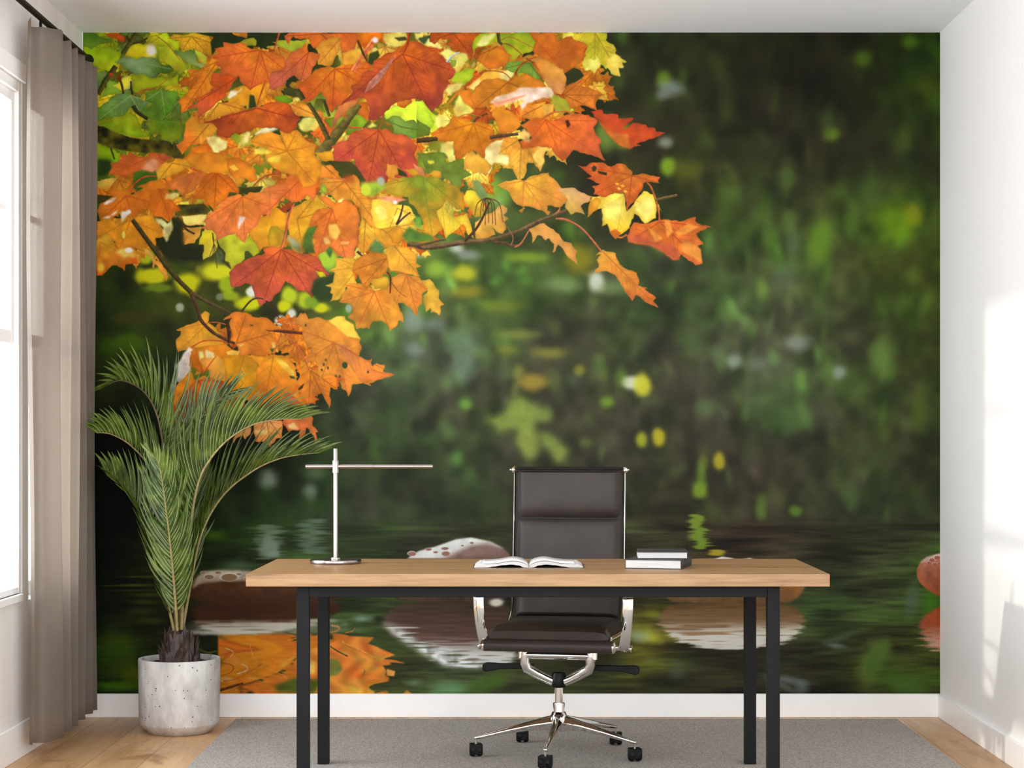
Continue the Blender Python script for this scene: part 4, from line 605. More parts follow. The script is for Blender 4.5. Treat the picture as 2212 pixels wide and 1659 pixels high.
    L(H, [(1270,470),(1220,420),(1130,390),(960,400),(1000,440),(940,500),(910,580),(1040,610),(1050,680),(1000,740),(1080,790),(1090,860),(1200,840),(1220,860),(1260,780),(1340,770),(1410,820),(1435,880),(1500,830),(1520,770),(1570,790),(1560,690),(1530,640),(1500,560),(1480,450),(1420,400),(1350,450)], (226,130,38), (224,138,48), (1270,470), (185,85,35)); L(H, [(1600,290),(1520,290),(1440,330),(1450,480),(1470,560),(1500,600),(1570,590),(1640,640),(1710,720),(1720,640),(1760,600),(1760,500),(1820,460),(1790,400),(1740,330)], (230,135,50), (226,130,45), (1600,295), (185,85,40)); L(H, [(1240,340),(1400,320),(1430,380),(1410,450),(1280,450),(1240,390)], (230,165,48)); L(H, [(1040,260),(1060,180),(1140,110),(1270,70),(1400,90),(1420,200),(1390,270),(1350,330),(1260,340),(1200,450),(1150,420),(1110,300)], (224,132,38), (220,120,35), (1400,130))
    stroke(H, [(1400,270),(1440,330),(1435,490)], 18, 14, (110,45,25)); stroke(H, [(1420,270),(1500,265),(1590,295)], 8, 8, (205,100,60)); stroke(H, [(1450,380),(1520,470),(1600,530)], 8, 6, (165,85,35)); stroke(H, [(1100,60),(1120,80),(1150,110)], 30, 20, (100,75,50))
    # ---- branch and lower cluster
    I = 'I'; J = 'J'
    stroke(D, [(590,800),(830,1130),(1100,1480),(1290,1670)], 50, 60, (80,68,26), (46,38,12))
    stroke(I, [(1180,570),(1400,690),(1650,810)], 50, 40, (95,72,45), (50,36,20)); stroke(I, [(1590,820),(1620,1000),(1630,1160)], 36, 28, (75,45,25)); stroke(I, [(1780,790),(1880,670),(1960,630),(2040,640)], 22, 14, (75,50,30)); stroke(I, [(2070,660),(2150,770),(2230,870)], 16, 12, (75,45,30)); stroke(I, [(2070,660),(2170,720),(2230,830)], 8, 6, (75,45,30)); stroke(J, [(900,285),(1050,300),(1290,325)], 30, 32, (110,50,30), (70,30,15))
    L(J, [(320,215),(330,180),(340,130),(290,100),(240,140),(240,190),(150,230),(40,270),(0,290),(50,300),(40,350),(0,390),(0,420),(20,510),(100,490),(160,460),(300,500),(420,470),(480,430),(440,330),(400,270)], (236,152,38), (234,148,38), (320,215), (190,105,30)); patch(J, [(0,640),(130,460),(170,490),(130,640),(150,680),(80,850),(40,830),(0,800)], (240,222,212), (225,200,185)); patch(J, [(-10,900),(60,880),(40,960),(-10,960)], (235,215,200))
    L(J, [(160,470),(400,440),(500,430),(640,540),(780,540),(890,560),(970,530),(1090,550),(1150,530),(1130,580),(1190,650),(1200,780),(1200,860),(1270,1000),(1300,1050),(1240,1040),(1060,1010),(800,1020),(620,960),(480,1000),(450,900),(330,1090),(260,1000),(200,1150),(100,1250),(-10,1290),(-50,1100),(0,850),(120,720),(190,690),(250,710),(330,760),(330,690),(250,560)], (228,130,25), (222,118,20)); L(J, [(150,500),(200,480),(260,640),(280,700),(200,700),(140,620)], (222,115,15)); L(J, [(240,580),(400,540),(500,600),(500,760),(420,800),(330,760),(330,690),(260,640)], (236,150,55), (232,140,45)); L(J, [(470,560),(640,520),(760,560),(830,640),(830,900),(700,960),(560,960),(480,900),(490,720)], (226,140,18), (222,135,15), (680,540), (180,95,20))
    L(J, [(970,545),(860,600),(800,700),(820,900),(880,1010),(1060,1010),(1200,900),(1195,790),(1180,700),(1190,650),(1130,580),(1090,550)], (228,135,22), (222,112,28), (970,545), (175,90,20)); L(J, [(200,790),(300,770),(480,800),(450,900),(430,1000),(330,1090),(240,1060),(100,1200),(0,1250),(20,1000),(100,900)], (220,105,15), (212,85,20), (230,790), (150,50,20)); patch(J, [(990,570),(1060,590),(1180,700),(1195,790),(1140,740),(1050,650)], (247,200,75), None, .8); patch(J, [(1130,745),(1180,750),(1190,780),(1140,770)], (80,75,25)); patch(J, [(230,500),(270,500),(280,570),(240,580)], (253,236,150)); patch(J, [(300,480),(380,520),(380,570),(300,570)], (253,238,180)); patch(J, [(150,660),(210,680),(190,740),(330,690),(335,780),(290,740),(180,790)], (95,112,12)); patch(J, [(430,880),(480,870),(470,960),(450,980)], (70,80,18)); L(J, [(1060,900),(1160,940),(1270,1030),(1100,1030)], (222,100,60)); L(J, [(1200,800),(1240,740),(1330,690),(1420,680),(1600,750),(1610,880),(1570,880),(1540,860),(1530,920),(1545,980),(1525,1075),(1500,1010),(1450,920),(1380,960),(1320,1045),(1270,980),(1240,900)], (226,122,32), (222,112,35), (1340,690)); patch(J, [(1215,880),(1240,850),(1280,820),(1260,870),(1225,890)], (60,35,15))
    L(J, [(1050,220),(1160,210),(1240,120),(1290,120),(1320,180),(1400,160),(1510,190),(1600,155),(1680,155),(1690,190),(1770,230),(1780,290),(1840,380),(1830,420),(1850,475),(1820,560),(1930,590),(1950,560),(1940,620),(1960,650),(2000,620),(2080,640),(2060,700),(2180,735),(2050,780),(1920,820),(1945,850),(1860,820),(1760,830),(1750,880),(1715,955),(1690,890),(1650,870),(1620,800),(1680,780),(1600,750),(1520,720),(1440,790),(1400,600),(1255,610),(1330,530),(1360,430),(1300,470),(1270,360),(1250,250)], (228,132,45), (224,128,48), (1575,415), (180,85,40)); L(J, [(1570,410),(1640,430),(1760,500),(1900,600),(1960,680),(2180,735),(2000,790),(1860,820),(1760,700),(1680,560)], (218,125,70), (220,115,45), (1580,420), (170,85,45)); patch(J, [(1520,200),(1600,155),(1680,155),(1690,190),(1770,240),(1780,290),(1840,380),(1700,350),(1600,260)], (248,200,70), None, 1); blob(J, 1680, 640, 28, 34, (62,70,40), 1, .15, 0, True)
    for x, y in [(1490,585),(1470,630),(1512,665),(1450,685),(1590,745),(1630,750),(1910,705),(1290,240)]: blob(J, x, y, 11, 14, (95,80,40), 1, .3, 0, True)
    L(J, [(500,160),(550,125),(620,105),(700,115),(770,160),(900,165),(960,210),(1040,270),(1070,290),(900,290),(1030,400),(960,410),(930,520),(890,560),(780,540),(640,540),(600,430),(540,410),(570,350),(530,220),(560,170),(470,195)], (230,128,38), (226,112,25), (600,420)); patch(J, [(730,235),(780,240),(750,255)], (80,55,25)); patch(J, [(950,400),(1000,440),(1010,490),(960,460)], (248,210,120)); patch(J, [(930,470),(980,480),(960,520)], (60,80,30)); patch(J, [(500,510),(560,490),(640,500),(620,540),(520,540)], (245,185,70)); patch(J, [(600,430),(680,430),(640,455)], (250,215,110))
    stroke(I, [(1180,580),(1260,780),(1300,900),(1440,1040),(1600,1130),(1700,1170)], 46, 30, (90,58,35), (55,32,18)); stroke(J, [(150,465),(270,400),(420,395),(500,415)], 10, 9, (215,85,40)); stroke(J, [(1050,340),(1010,430),(980,530)], 14, 10, (215,100,60)); stroke(J, [(1080,350),(1180,420),(1270,560),(1330,690)], 13, 10, (215,100,60)); stroke(J, [(260,740),(330,640),(400,550)], 12, 8, (215,85,30)); stroke(J, [(330,215),(420,215),(500,235)], 10, 8, (225,110,60)); stroke(J, [(540,300),(525,420)], 20, 24, (70,40,22))
    L(J, [(570,1420),(570,1370),(640,1300),(750,1240),(740,1330),(690,1380),(670,1340),(600,1370)], (246,165,95)); L(J, [(740,1200),(1060,1190),(1060,1370),(1000,1370),(940,1455),(860,1400),(790,1400),(775,1240)], (240,160,95), (228,130,60), (900,1150)); patch(J, [(790,1280),(920,1290),(900,1330),(800,1330)], (248,215,120), None, 2); L(J, [(1200,1040),(1300,1050),(1370,1170),(1360,1240),(1420,1305),(1390,1310),(1420,1470),(1370,1340),(1300,1260),(1290,1320),(1220,1380),(1240,1280),(1120,1300),(1060,1220),(1100,1100)], (232,118,70), (228,105,45)); patch(J, [(1110,1230),(1180,1210),(1230,1290),(1130,1270)], (248,185,110), None, 1)
    patch(J, [(-50,1000),(60,1100),(100,1250),(20,1330),(-60,1200)], (205,80,15), None, 2); patch(J, [(240,1090),(330,1080),(340,1140),(260,1160)], (28,26,10)); 
    # ---- water: the upper part mirrored about y = 1144 and drawn out sideways
    WY = 1112 - MY0
    up_c, up_a = CAN.c.copy(), CAN.a.copy()
    WP = [(230,1300,(6,7,1)),(250,1400,(26,42,4)),(300,1480,(38,66,4)),(330,1260,(34,38,6)),(240,1230,(3,4,1)),(320,1350,(26,30,5)),(620,1150,(38,60,28)),(600,1220,(45,65,30)),(500,1200,(30,50,12)),(460,1150,(22,32,8)),(760,1150,(45,60,35)),(800,1300,(62,92,46)),(780,1350,(50,68,36)),(850,1480,(54,64,34)),(870,1420,(50,58,34)),
          (1000,1470,(72,98,62)),(1100,1490,(58,66,42)),(1300,1450,(44,46,32)),(1250,1480,(52,58,36)),(1400,1300,(74,88,48)),(1390,1380,(120,122,40)),(1450,1440,(46,52,34)),(1550,1450,(44,44,32)),(1600,1200,(56,52,40)),(1700,1180,(56,54,42)),(1480,1160,(58,60,42)),(1350,1180,(56,64,44)),(1400,1150,(60,60,46)),(1700,1480,(46,48,36)),
          (1800,1230,(46,54,34)),(1850,1340,(54,72,38)),(1800,1300,(52,76,42)),(1880,1420,(62,80,32)),(1820,1460,(44,48,28)),(1980,1480,(50,68,24)),(1950,1300,(58,70,46)),(1920,1220,(52,60,38)),(2010,1300,(56,96,24)),(1960,1400,(66,82,36)),(1900,1480,(42,52,24)),(950,1160,(48,56,38)),(1150,1160,(50,52,40))]
    wf = field(WP, 46)
    yw = np.arange(MH)[:, None] + MY0; xw = np.arange(MW)[None, :] + MX0
    wob = noise(31, 220, 26) * 60 + noise(32, 500, 9) * 34 - 47
    xs = np.clip(xw - MX0 + wob, 0, MW - 1).astype(int)
    wn = noise(33, 90, 9) - .5; wn2 = noise(34, 34, 3.2) - .5; wn3 = noise(35, 130, 34) - .5
    rows = np.arange(MH)[:, None] + np.zeros((1, MW), int)
    calm = np.clip((yw - 1150) / 120., 0, 1)
    tex = 1 + (.5 * wn + .34 * wn2)[rows, xs] * (.9 + .1 * calm) + .6 * wn3[rows, xs]
    water = wf[np.clip(rows, 0, MH - 1), xs] * tex[..., None]
    water[..., 1] *= 1 + .2 * wn3[rows, xs]
    water *= np.array([1.04, .93, .84])
    k = np.clip((yw - (WY + MY0)) / 26., 0, 1)[..., None]
    CAN.c[:] = up_c * (1 - k) + water * k
    # mirrored canopy
    ys = np.clip((812 - 1.23 * (yw - 1415) - MY0).astype(int), 0, MH - 1)
    dx = 26 * np.sin((yw - 1370) / 13.0 + xw / 260.) + 9 * np.sin(yw / 5.1) + (noise(36, 60, 14) - .5) * 50
    sx = np.clip(xw - MX0 + dx - 22, 0, MW - 1).astype(int)
    sy = np.clip(ys + ((noise(37, 70, 40) - .5) * 60), 0, MH - 1).astype(int)
    rc = up_c[sy, sx]; ra = up_a[sy, sx] * np.clip((yw - 1362) / 10., 0, 1) * (xw > 470)
    rc = blur(rc, 2.2, .5); ra = blur(ra, 1.6, .4)
    warm = np.array([222., 118., 28.]); rc = rc * .55 + warm * .40 + 12 * (wn2[..., None])
    CAN.c[:] = CAN.c * (1 - ra[..., None]) + rc * ra[..., None]
    O = 'O'; N = 'N'; P_ = 'P'
    for pts, c0 in (([(0,560),(120,520),(260,480),(420,420),(620,430),(570,480),(700,530),(790,570),(700,600),(680,640),(720,700),(700,760),(560,770),(540,900),(0,900)], (220,125,45)),):
        p = cv(O, pts); x0, y0, w, h = win(p, 4); m = blur(mask(p, x0, y0, w, h), 1.5, .8)
        X, Y = np.meshgrid(np.arange(w), np.arange(h)); u = np.sin((X + 16 * np.sin(Y / 12.) + 20 * noise(41, 30, 14, w, h)) / 7.5)
        kk = np.array(c0, float) * (1 + .10 * u[..., None]) + np.array([0, 22, 8]) * (noise(42, 26, 16, w, h)[..., None] - .4) * 2
        CAN.put(x0, y0, m, np.clip(kk, 0, 255))
    patch(O, [(270,600),(330,610),(370,680),(330,730),(250,740),(200,690)], (120,120,50), None, 1.5); patch(O, [(520,660),(550,700),(530,740),(545,690)], (60,62,40), None, 1); patch(O, [(420,810),(530,820),(540,880),(430,880)], (235,180,65), None, 4); patch(O, [(96,600),(160,630),(150,720),(96,720)], (245,205,90), None, 2.5); patch(O, [(720,680),(790,700),(780,740),(720,735)], (222,150,70), None, 1); stroke(O, [(270,500),(330,540),(410,580)], 10, 10, (70,80,40)); stroke(O, [(390,395),(450,380),(470,350)], 10, 3, (205,125,60)); stroke(O, [(360,460),(420,500),(560,560),(640,610)], 14, 8, (230,150,60)); stroke(O, [(280,340),(340,350),(320,380),(260,390)], 18, 8, (215,120,50))
    for c, pts, w0, k in ((N, [(1320,1150),(1400,1190),(1370,1240)], 10, (245,190,140)), (N, [(1440,1410),(1540,1370),(1530,1330),(1480,1310)], 9, (245,215,190)), (N, [(1270,1290),(1400,1330),(1380,1390),(1280,1430)], 8, (190,75,15)), (N, [(1050,1160),(1150,1200),(1240,1180)], 30, (80,85,15)), (N, [(1270,1570),(1400,1530),(1500,1500)], 30, (110,60,15)), (N, [(1560,1100),(1640,1300),(1900,1420)], 8, (240,160,60)), (N, [(1300,1480),(1450,1450),(1700,1300)], 8, (205,100,20))): stroke(c, pts, w0, w0 * .6, k)
    patch(N, [(1800,1530),(2000,1450),(2300,1460),(2200,1600),(1850,1590)], (80,90,20), None, 3)
    # yellow-green swirls on the left, pale ripples in the middle
    for c, x, y, rx, ry, k, a in [(N,450,440,200,7,(95,105,15),.7),(N,420,520,160,10,(100,105,20),.7),(N,300,530,240,6,(90,95,15),.7),(N,420,575,260,8,(80,88,15),.6),(N,560,620,160,16,(75,85,10),.7),(N,520,690,150,20,(80,85,12),.6),(N,480,780,130,26,(70,70,10),.6),(N,600,880,120,30,(75,80,10),.6),
            (N,250,1100,160,120,(60,85,5),.7),(N,330,1300,120,150,(70,95,5),.6),(N,150,1200,140,60,(40,75,5),.6),(N,260,1530,220,40,(70,115,5),.8),(N,420,1420,90,80,(100,100,10),.6),(N,1760,130,90,70,(140,155,135),.7),(N,1790,210,60,26,(150,165,145),.8),(N,1200,30,110,50,(75,110,15),.7),(N,1450,330,160,60,(95,120,80),.6),
            (P_,520,30,70,60,(120,150,40),.0),(P_,280,560,120,45,(160,155,60),.8),(P_,310,590,60,30,(200,190,50),.8),(P_,240,580,60,30,(165,185,170),.6),(P_,330,440,50,26,(140,150,40),.6),(P_,1510,640,60,16,(120,130,125),.7),(P_,1200,860,120,22,(130,140,140),.6),(P_,1290,910,40,40,(120,135,135),.6),(P_,1720,780,60,120,(105,125,45),.7),
            (P_,1800,660,60,70,(95,115,50),.6),(P_,2000,340,40,100,(85,100,90),.6),(P_,1950,880,120,50,(60,100,25),.6),(P_,2120,380,36,90,(60,115,20),.8),(P_,480,810,50,50,(85,95,75),.5),(O,520,280,70,26,(130,155,130),.8),(O,930,790,60,22,(120,145,120),.6),(O,1230,830,120,50,(110,155,110),.7),(O,1500,800,150,40,(85,110,45),.6)]:
        if a: blob(c, x, y, rx, ry, k, a, .9, .15 if c == P_ else 0)
    for y in range(1112, 1185, 3):                  # ripple lines under the yellow leaves
        rr2 = RS(y); x = 1508 + rr2.uniform(-8, 8) + (y - 1140) * .12; blob('T', x, y, rr2.uniform(10, 22), 2.2, (125,150,45), .85, .5)
        blob('T', 1548 + rr2.uniform(-6, 6), 1188 + (y - 1112) * .15, 12, 1.8, (170,150,40), .5, .5)
        blob('T', 672 + rr2.uniform(-14, 14), y + 10, rr2.uniform(16, 34), 2.0, (115,130,112), .55, .6); blob('T', 580 + rr2.uniform(-12, 12), y + 22, rr2.uniform(16, 34), 2.0, (125,140,120), .6, .6)
    # ---- wet stones and their rippled mirror images
    def stone(top, waist, mir, cA, cB, glint, rag=True, seed=0):
        """top: outline down to the waterline; mir: outline of the reflection"""
        r3 = RS(seed)
        patch('T', chaik(top), cA, cB, .7, .14, False)
        p = chaik(mir) - [MX0, MY0]; x0, y0, w, h = win(p, 44)
        m = mask(p, x0, y0, w, h); t = np.clip((np.arange(h) + y0 + MY0 - waist) / max(1, np.array(mir)[:, 1].max() - waist), 0, 1)
        sh = (r3.randn(h) * 11 * t + 12 * t * np.sin(np.arange(h) / 2.1)).astype(int) if rag else np.zeros(h, int)
        m = np.stack([np.interp(np.arange(w) - sh[i], np.arange(w), m[i]) for i in range(h)]); m = blur(m, 2.0, .45)
        k = np.array(cB, float)[None] * (1 - t[:, None]) + np.array(cA, float)[None] * t[:, None]
        kk = np.repeat(k[:, None], w, 1) * (1 + .25 * (noise(50 + seed, 60, 3, w, h) - .5))[..., None]
        g = np.clip((t - (.36 if seed == 3 else .5)) * 3.4, 0, 1)[:, None] * np.clip((noise(60 + seed, 70, 2.6, w, h) + t[:, None] * .55 - .52) * 3.2, 0, 1)
        kk = kk * (1 - g[..., None]) + np.array(glint, float) * g[..., None]
        CAN.put(x0, y0, m, np.clip(kk, 0, 255), False)
    def drops(lst, k1, k2):
        for x, y, rx, ry in lst:
            blob('T', x, y, rx * 1.12, ry * 1.18, k2, 1, .12); blob('T', x + .4, y + ry * .12, rx, ry, k1, 1, .12)
    stone([(413,1300),(410,1275),(424,1248),(440,1234),(480,1231),(520,1232),(600,1240),(660,1246),(715,1262),(735,1285),(733,1300)], 1300, [(413,1298),(735,1298),(733,1318),(715,1334),(690,1345),(620,1362),(520,1372),(440,1362),(415,1340)], (70,40,18), (58,28,10), (205,195,175), True, 1)
    patch('T', [(413,1275),(424,1248),(440,1234),(480,1231),(520,1232),(600,1240),(660,1246),(715,1262),(728,1272),(640,1262),(560,1256),(480,1256),(430,1262)], (212,205,185), (150,110,80), 2.2, .12, False); patch('T', [(418,1290),(440,1262),(540,1258),(660,1266),(730,1290),(700,1310),(500,1312),(430,1304)], (98,58,32), (50,26,10), 5, .1, False); drops([(496,1246,17,8),(450,1245,10,5),(438,1236,6,3),(515,1239,5,2),(545,1246,6,2.5),(470,1236,6,2.5),(530,1249,4,2)], (140,110,80), (225,220,200))
    blob('T', 570, 1355, 150, 12, (190,180,160), .55, .7); blob('T', 480, 1366, 90, 5, (215,205,185), .8, .8); blob('T', 590, 1349, 100, 4, (200,190,170), .8, .8); blob('T', 690, 1340, 36, 4, (190,185,165), .8, .8)
    stone([(870,1300),(845,1288),(838,1260),(850,1225),(880,1205),(905,1190),(940,1181),(985,1165),(1018,1161),(1060,1170),(1090,1186),(1107,1206),(1118,1240),(1110,1275),(1085,1300)], 1300, [(870,1299),(835,1325),(823,1345),(845,1370),(890,1392),(930,1415),(965,1438),(1040,1444),(1095,1434),(1118,1415),(1112,1380),(1104,1330),(1085,1299)], (128,92,82), (66,50,36), (226,222,212), True, 2)
    patch('T', [(880,1206),(905,1190),(940,1181),(985,1165),(1018,1161),(1060,1170),(1090,1186),(1070,1182),(1030,1180),(1000,1190),(985,1206)], (236,236,226), (215,210,200), 1.5, .06, False); patch('T', [(950,1209),(985,1193),(1015,1179),(1050,1172),(1085,1184),(1103,1202),(1106,1214)], (172,140,134), (106,74,58), 4, .1, False)
    drops([(890,1195,9,5),(925,1186,7,3),(960,1184,8,3),(962,1195,9,5),(940,1192,5,2),(1018,1172,4,2),(998,1178,3,1.5)], (150,105,90), (215,205,195))
    blob('T', 1073, 1301, 14, 8, (245,235,215), .9, .5)
    patch('T', [(823,1345),(850,1350),(900,1385),(990,1412),(1030,1432),(1060,1442),(960,1438),(880,1392)], (215,212,200), (228,225,216), 5, .3, False)
    for i_, (x_, y_) in enumerate([(835,1352),(850,1368),(872,1378),(885,1388),(905,1396),(930,1406),(950,1414),(985,1421),(1010,1428),(1040,1434)] * 3):
        r4 = RS(i_ + 400); blob('T', x_ + r4.uniform(-6, 40), y_ + r4.uniform(-6, 8), r4.uniform(10, 34), r4.uniform(1, 2), [(120,92,80), (232,230,222), (70,84,50)][i_ % 3], .75, .5)
    blob('T', 1815, 1375, 40, 7, (88,104,72), .5, .9, -.3); blob('T', 1800, 1408, 70, 6, (80,98,54), .5, .9, -.15); blob('T', 1690, 1480, 34, 7, (112,122,114), .6, .9, .5)
    for q_ in ([(1865,1440),(1880,1400),(1915,1380),(1925,1395),(1905,1440),(1880,1465)], [(1920,1475),(1960,1468),(2010,1490),(1990,1498),(1935,1492)], [(1000,1490),(1050,1462),(1110,1452),(1080,1480),(1030,1498)]):
        patch('T', q_, (92,110,46), (66,98,34), 6, .03, False)
    stone([(1455,1303),(1440,1292),(1420,1270),(1420,1240),(1450,1215),(1540,1203),(1700,1215),(1738,1240),(1742,1262),(1725,1290),(1700,1303)], 1303, [(1455,1302),(1428,1322),(1420,1345),(1442,1370),(1475,1390),(1530,1402),(1620,1404),(1690,1392),(1722,1370),(1742,1342),(1728,1320),(1700,1302)], (190,150,120), (100,72,40), (222,214,198), True, 3)
    patch('T', [(1540,1208),(1560,1202),(1580,1205),(1590,1209),(1620,1205),(1630,1208),(1700,1214),(1690,1218),(1560,1214)], (225,218,205), None, 1, .1, False)
    patch('T', [(1660,1296),(1700,1302),(1728,1284),(1740,1262),(1700,1255)], (150,95,45), (120,80,45), 4, .1, False)
    stone([(2060,1293),(2030,1290),(2005,1276),(1985,1258),(1978,1238),(1984,1218),(2000,1204),(2031,1195),(2060,1200)], 1300, [(2060,1308),(2031,1311),(2010,1322),(1995,1335),(1988,1350),(1990,1372),(2000,1392),(2020,1406),(2060,1410)], (178,112,88), (150,72,34), (205,150,130), True, 4)
    patch('T', [(1986,1216),(2000,1204),(2031,1195),(2050,1198),(2040,1206),(2005,1214)], (225,212,200), (195,140,120), 1.4, .1, False); drops([(2012,1209,6,4),(2024,1204,7,4),(2018,1218,5,3),(2005,1215,4,2.5),(2028,1216,4,3),(1998,1222,3,2)], (165,90,75), (225,205,190)); patch('T', [(1990,1340),(2010,1322),(2040,1310),(2040,1350),(1990,1356)], (150,62,24), (165,80,50), 4, .1, False)
    c = CAN.c
    c += (noise(71, 1.7, 1.7)[..., None] - .5) * 5
    return np.clip(c, 0, 255) / 255.
# ---------------------------------------------------------------- the room
TH = .22
bm = bmesh.new(); box(bm, XL - TH, XR + TH, YF - TH, YB + TH, -.12, 0); fin('floor', bm, M_FLOOR, kind='structure')
bm = bmesh.new(); box(bm, XL - TH, XR + TH, YF - TH, YB + TH, ZC, ZC + .12); fin('ceiling', bm, M_CEIL, kind='structure')
bm = bmesh.new(); box(bm, XL - TH, XR + TH, YB, YB + TH, 0, ZC); fin('wall_back', bm, M_WALL, kind='structure')
bm = bmesh.new(); a, b, c0, d = RIGHT_FILL
box(bm, XR, XR + TH, YF, a, 0, ZC); box(bm, XR, XR + TH, b, YB, 0, ZC); box(bm, XR, XR + TH, a, b, 0, c0); box(bm, XR, XR + TH, a, b, d, ZC); fin('wall_right', bm, M_WALL, kind='structure')
bm = bmesh.new()                                    # left wall with its window openings, the two nearest the camera added for light
ys = sorted(WINS); prev = YF
for y0, y1, z0, z1 in ys:
    box(bm, XL - TH, XL, prev, y0 - .045, 0, ZC); box(bm, XL - TH, XL, y0 - .045, y1 + .045, 0, z0 - .05); box(bm, XL - TH, XL, y0 - .045, y1 + .045, z1 + .06, ZC); prev = y1 + .045
    if prev > 7.2: prev = prev
box(bm, XL - TH, XL, prev, YB, 0, ZC)
fin('wall_left', bm, M_WALLG, kind='structure')
bm = bmesh.new(); a, b, c0, d = FRONT_FILL
box(bm, XL - TH, a, YF - TH, YF, 0, ZC); box(bm, b, XR + TH, YF - TH, YF, 0, ZC); box(bm, a, b, YF - TH, YF, 0, c0); box(bm, a, b, YF - TH, YF, d, ZC); fin('wall_front', bm, M_WALL, kind='structure')
bm = bmesh.new(); a, b, c0, d = RIGHT_FILL
for k in range(7):
    y = a + (b - a) * k / 6; box(bm, XR + .06, XR + .12, y - .03, y + .03, c0, d)
box(bm, XR + .062, XR + .118, a, b, c0, c0 + .06); box(bm, XR + .062, XR + .118, a, b, d - .06, d)
fin('window_5', bm, M_TRIM, kind='structure')  # bars of the added right-hand opening, out of view
bm = bmesh.new(); a, b, c0, d = FRONT_FILL
for k in range(4):
    x = a + (b - a) * k / 3; box(bm, x - .03, x + .03, YF - .12, YF - .06, c0, d)
box(bm, a, b, YF - .118, YF - .062, c0, c0 + .06); box(bm, a, b, YF - .118, YF - .062, d - .06, d)
fin('window_6', bm, M_TRIM, kind='structure')  # bars of the added opening behind the camera, out of view
BB = .099; BT = .014
bm = bmesh.new(); box(bm, XL, XR, YB - BT, YB, 0, BB); fin('baseboard_back', bm, M_TRIM, kind='structure', bevel=.002)
bm = bmesh.new(); box(bm, XL, XL + BT, YF, YB - BT, 0, BB + .03); fin('baseboard_left', bm, M_TRIM, kind='structure', bevel=.003)
bm = bmesh.new(); box(bm, XR - BT, XR, YF, YB - BT, 0, BB); fin('baseboard_right', bm, M_TRIM, kind='structure', bevel=.003)
# windows, the third and fourth added for light: casing, frame, two sashes, glazing bars, sill
for i, (y0, y1, z0, z1) in enumerate(WINS):
    root = empty('window_%d' % (i + 1), (XL, (y0 + y1) / 2, z0)); root['kind'] = 'structure'
    def P(name, mat, boxes, bev=.003):
        bm = bmesh.new()
        for q_, (x0, x1, ya, yb, za, zb) in enumerate(boxes):
            e_ = .0006 * (q_ % 5) if len(boxes) > 2 else 0; x0 += e_; x1 -= e_      # joints stay free of coincident faces
            box(bm, x0, x1, ya - (y0 + y1) / 2, yb - (y0 + y1) / 2, za - z0, zb - z0)
        return fin(name, bm, mat, root, bevel=bev)
    zm = 1.575
    j = .045
    P('window_frame', M_TRIM, [(-TH, -.004, y0 - j, y0 - .012, z0 - .05, z1 + .06), (-TH, -.004, y1 + .012, y1 + j, z0 - .05, z1 + .06), (-TH, -.004, y0 - .012, y1 + .012, z1 + .02, z1 + .06), (-TH, -.004, y0 - .012, y1 + .012, z0 - .05, z0 - .025)])
    sp = [(-.055, -.02, y0 - .012, y0 + .03, zm - .03, z1 + .02), (-.055, -.02, y1 - .03, y1 + .012, zm - .03, z1 + .02), (-.055, -.02, y0, y1, z1 - .02, z1 + .02), (-.055, -.02, y0, y1, zm - .03, zm + .02), (-.05, -.03, y0, y1, 2.035, 2.062)]
    if i > 1:
        for k in (1, 2): sp.append((-.05, -.03, y0 + (y1 - y0) * k / 3 - .012, y0 + (y1 - y0) * k / 3 + .012, zm, z1))
    P('upper_sash', M_TRIM, sp)
    sp = [(-.10, -.062, y0 - .012, y0 + .03, z0 - .025, zm + .01), (-.10, -.062, y1 - .03, y1 + .012, z0 - .025, zm + .01), (-.10, -.062, y0, y1, z0 - .025, z0 + .03), (-.10, -.062, y0, y1, zm - .02, zm + .01)]
    if i > 1:
        for k in (1, 2): sp.append((-.09, -.07, y0 + (y1 - y0) * k / 3 - .012, y0 + (y1 - y0) * k / 3 + .012, z0, zm))
    P('lower_sash', M_TRIM, sp)
    P('glass_pane', M_GLASS, [(-.0405, -.0395, y0 + .001, y1 - .001, zm + .02, z1 - .021), (-.0815, -.0805, y0 + .001, y1 - .001, z0 + .031, zm - .021)], 0)
    P('window_sill', M_TRIM, [(-.06, .012 if i != 1 else -.002, y0 - (j if i != 1 else 0), min(y1 + j, 6.95) if i != 1 else y1, z0 - .08, z0 - .05)], .004)
    if i != 1: P('casing', M_TRIM, [(0, .012, y0 - j - .05, y0 - j + .01, z0 - .06, z1 + .13), (0, .012, y0 - j - .05, min(y1 + j + .02, 6.99), z1 + .06, z1 + .13)], .003)
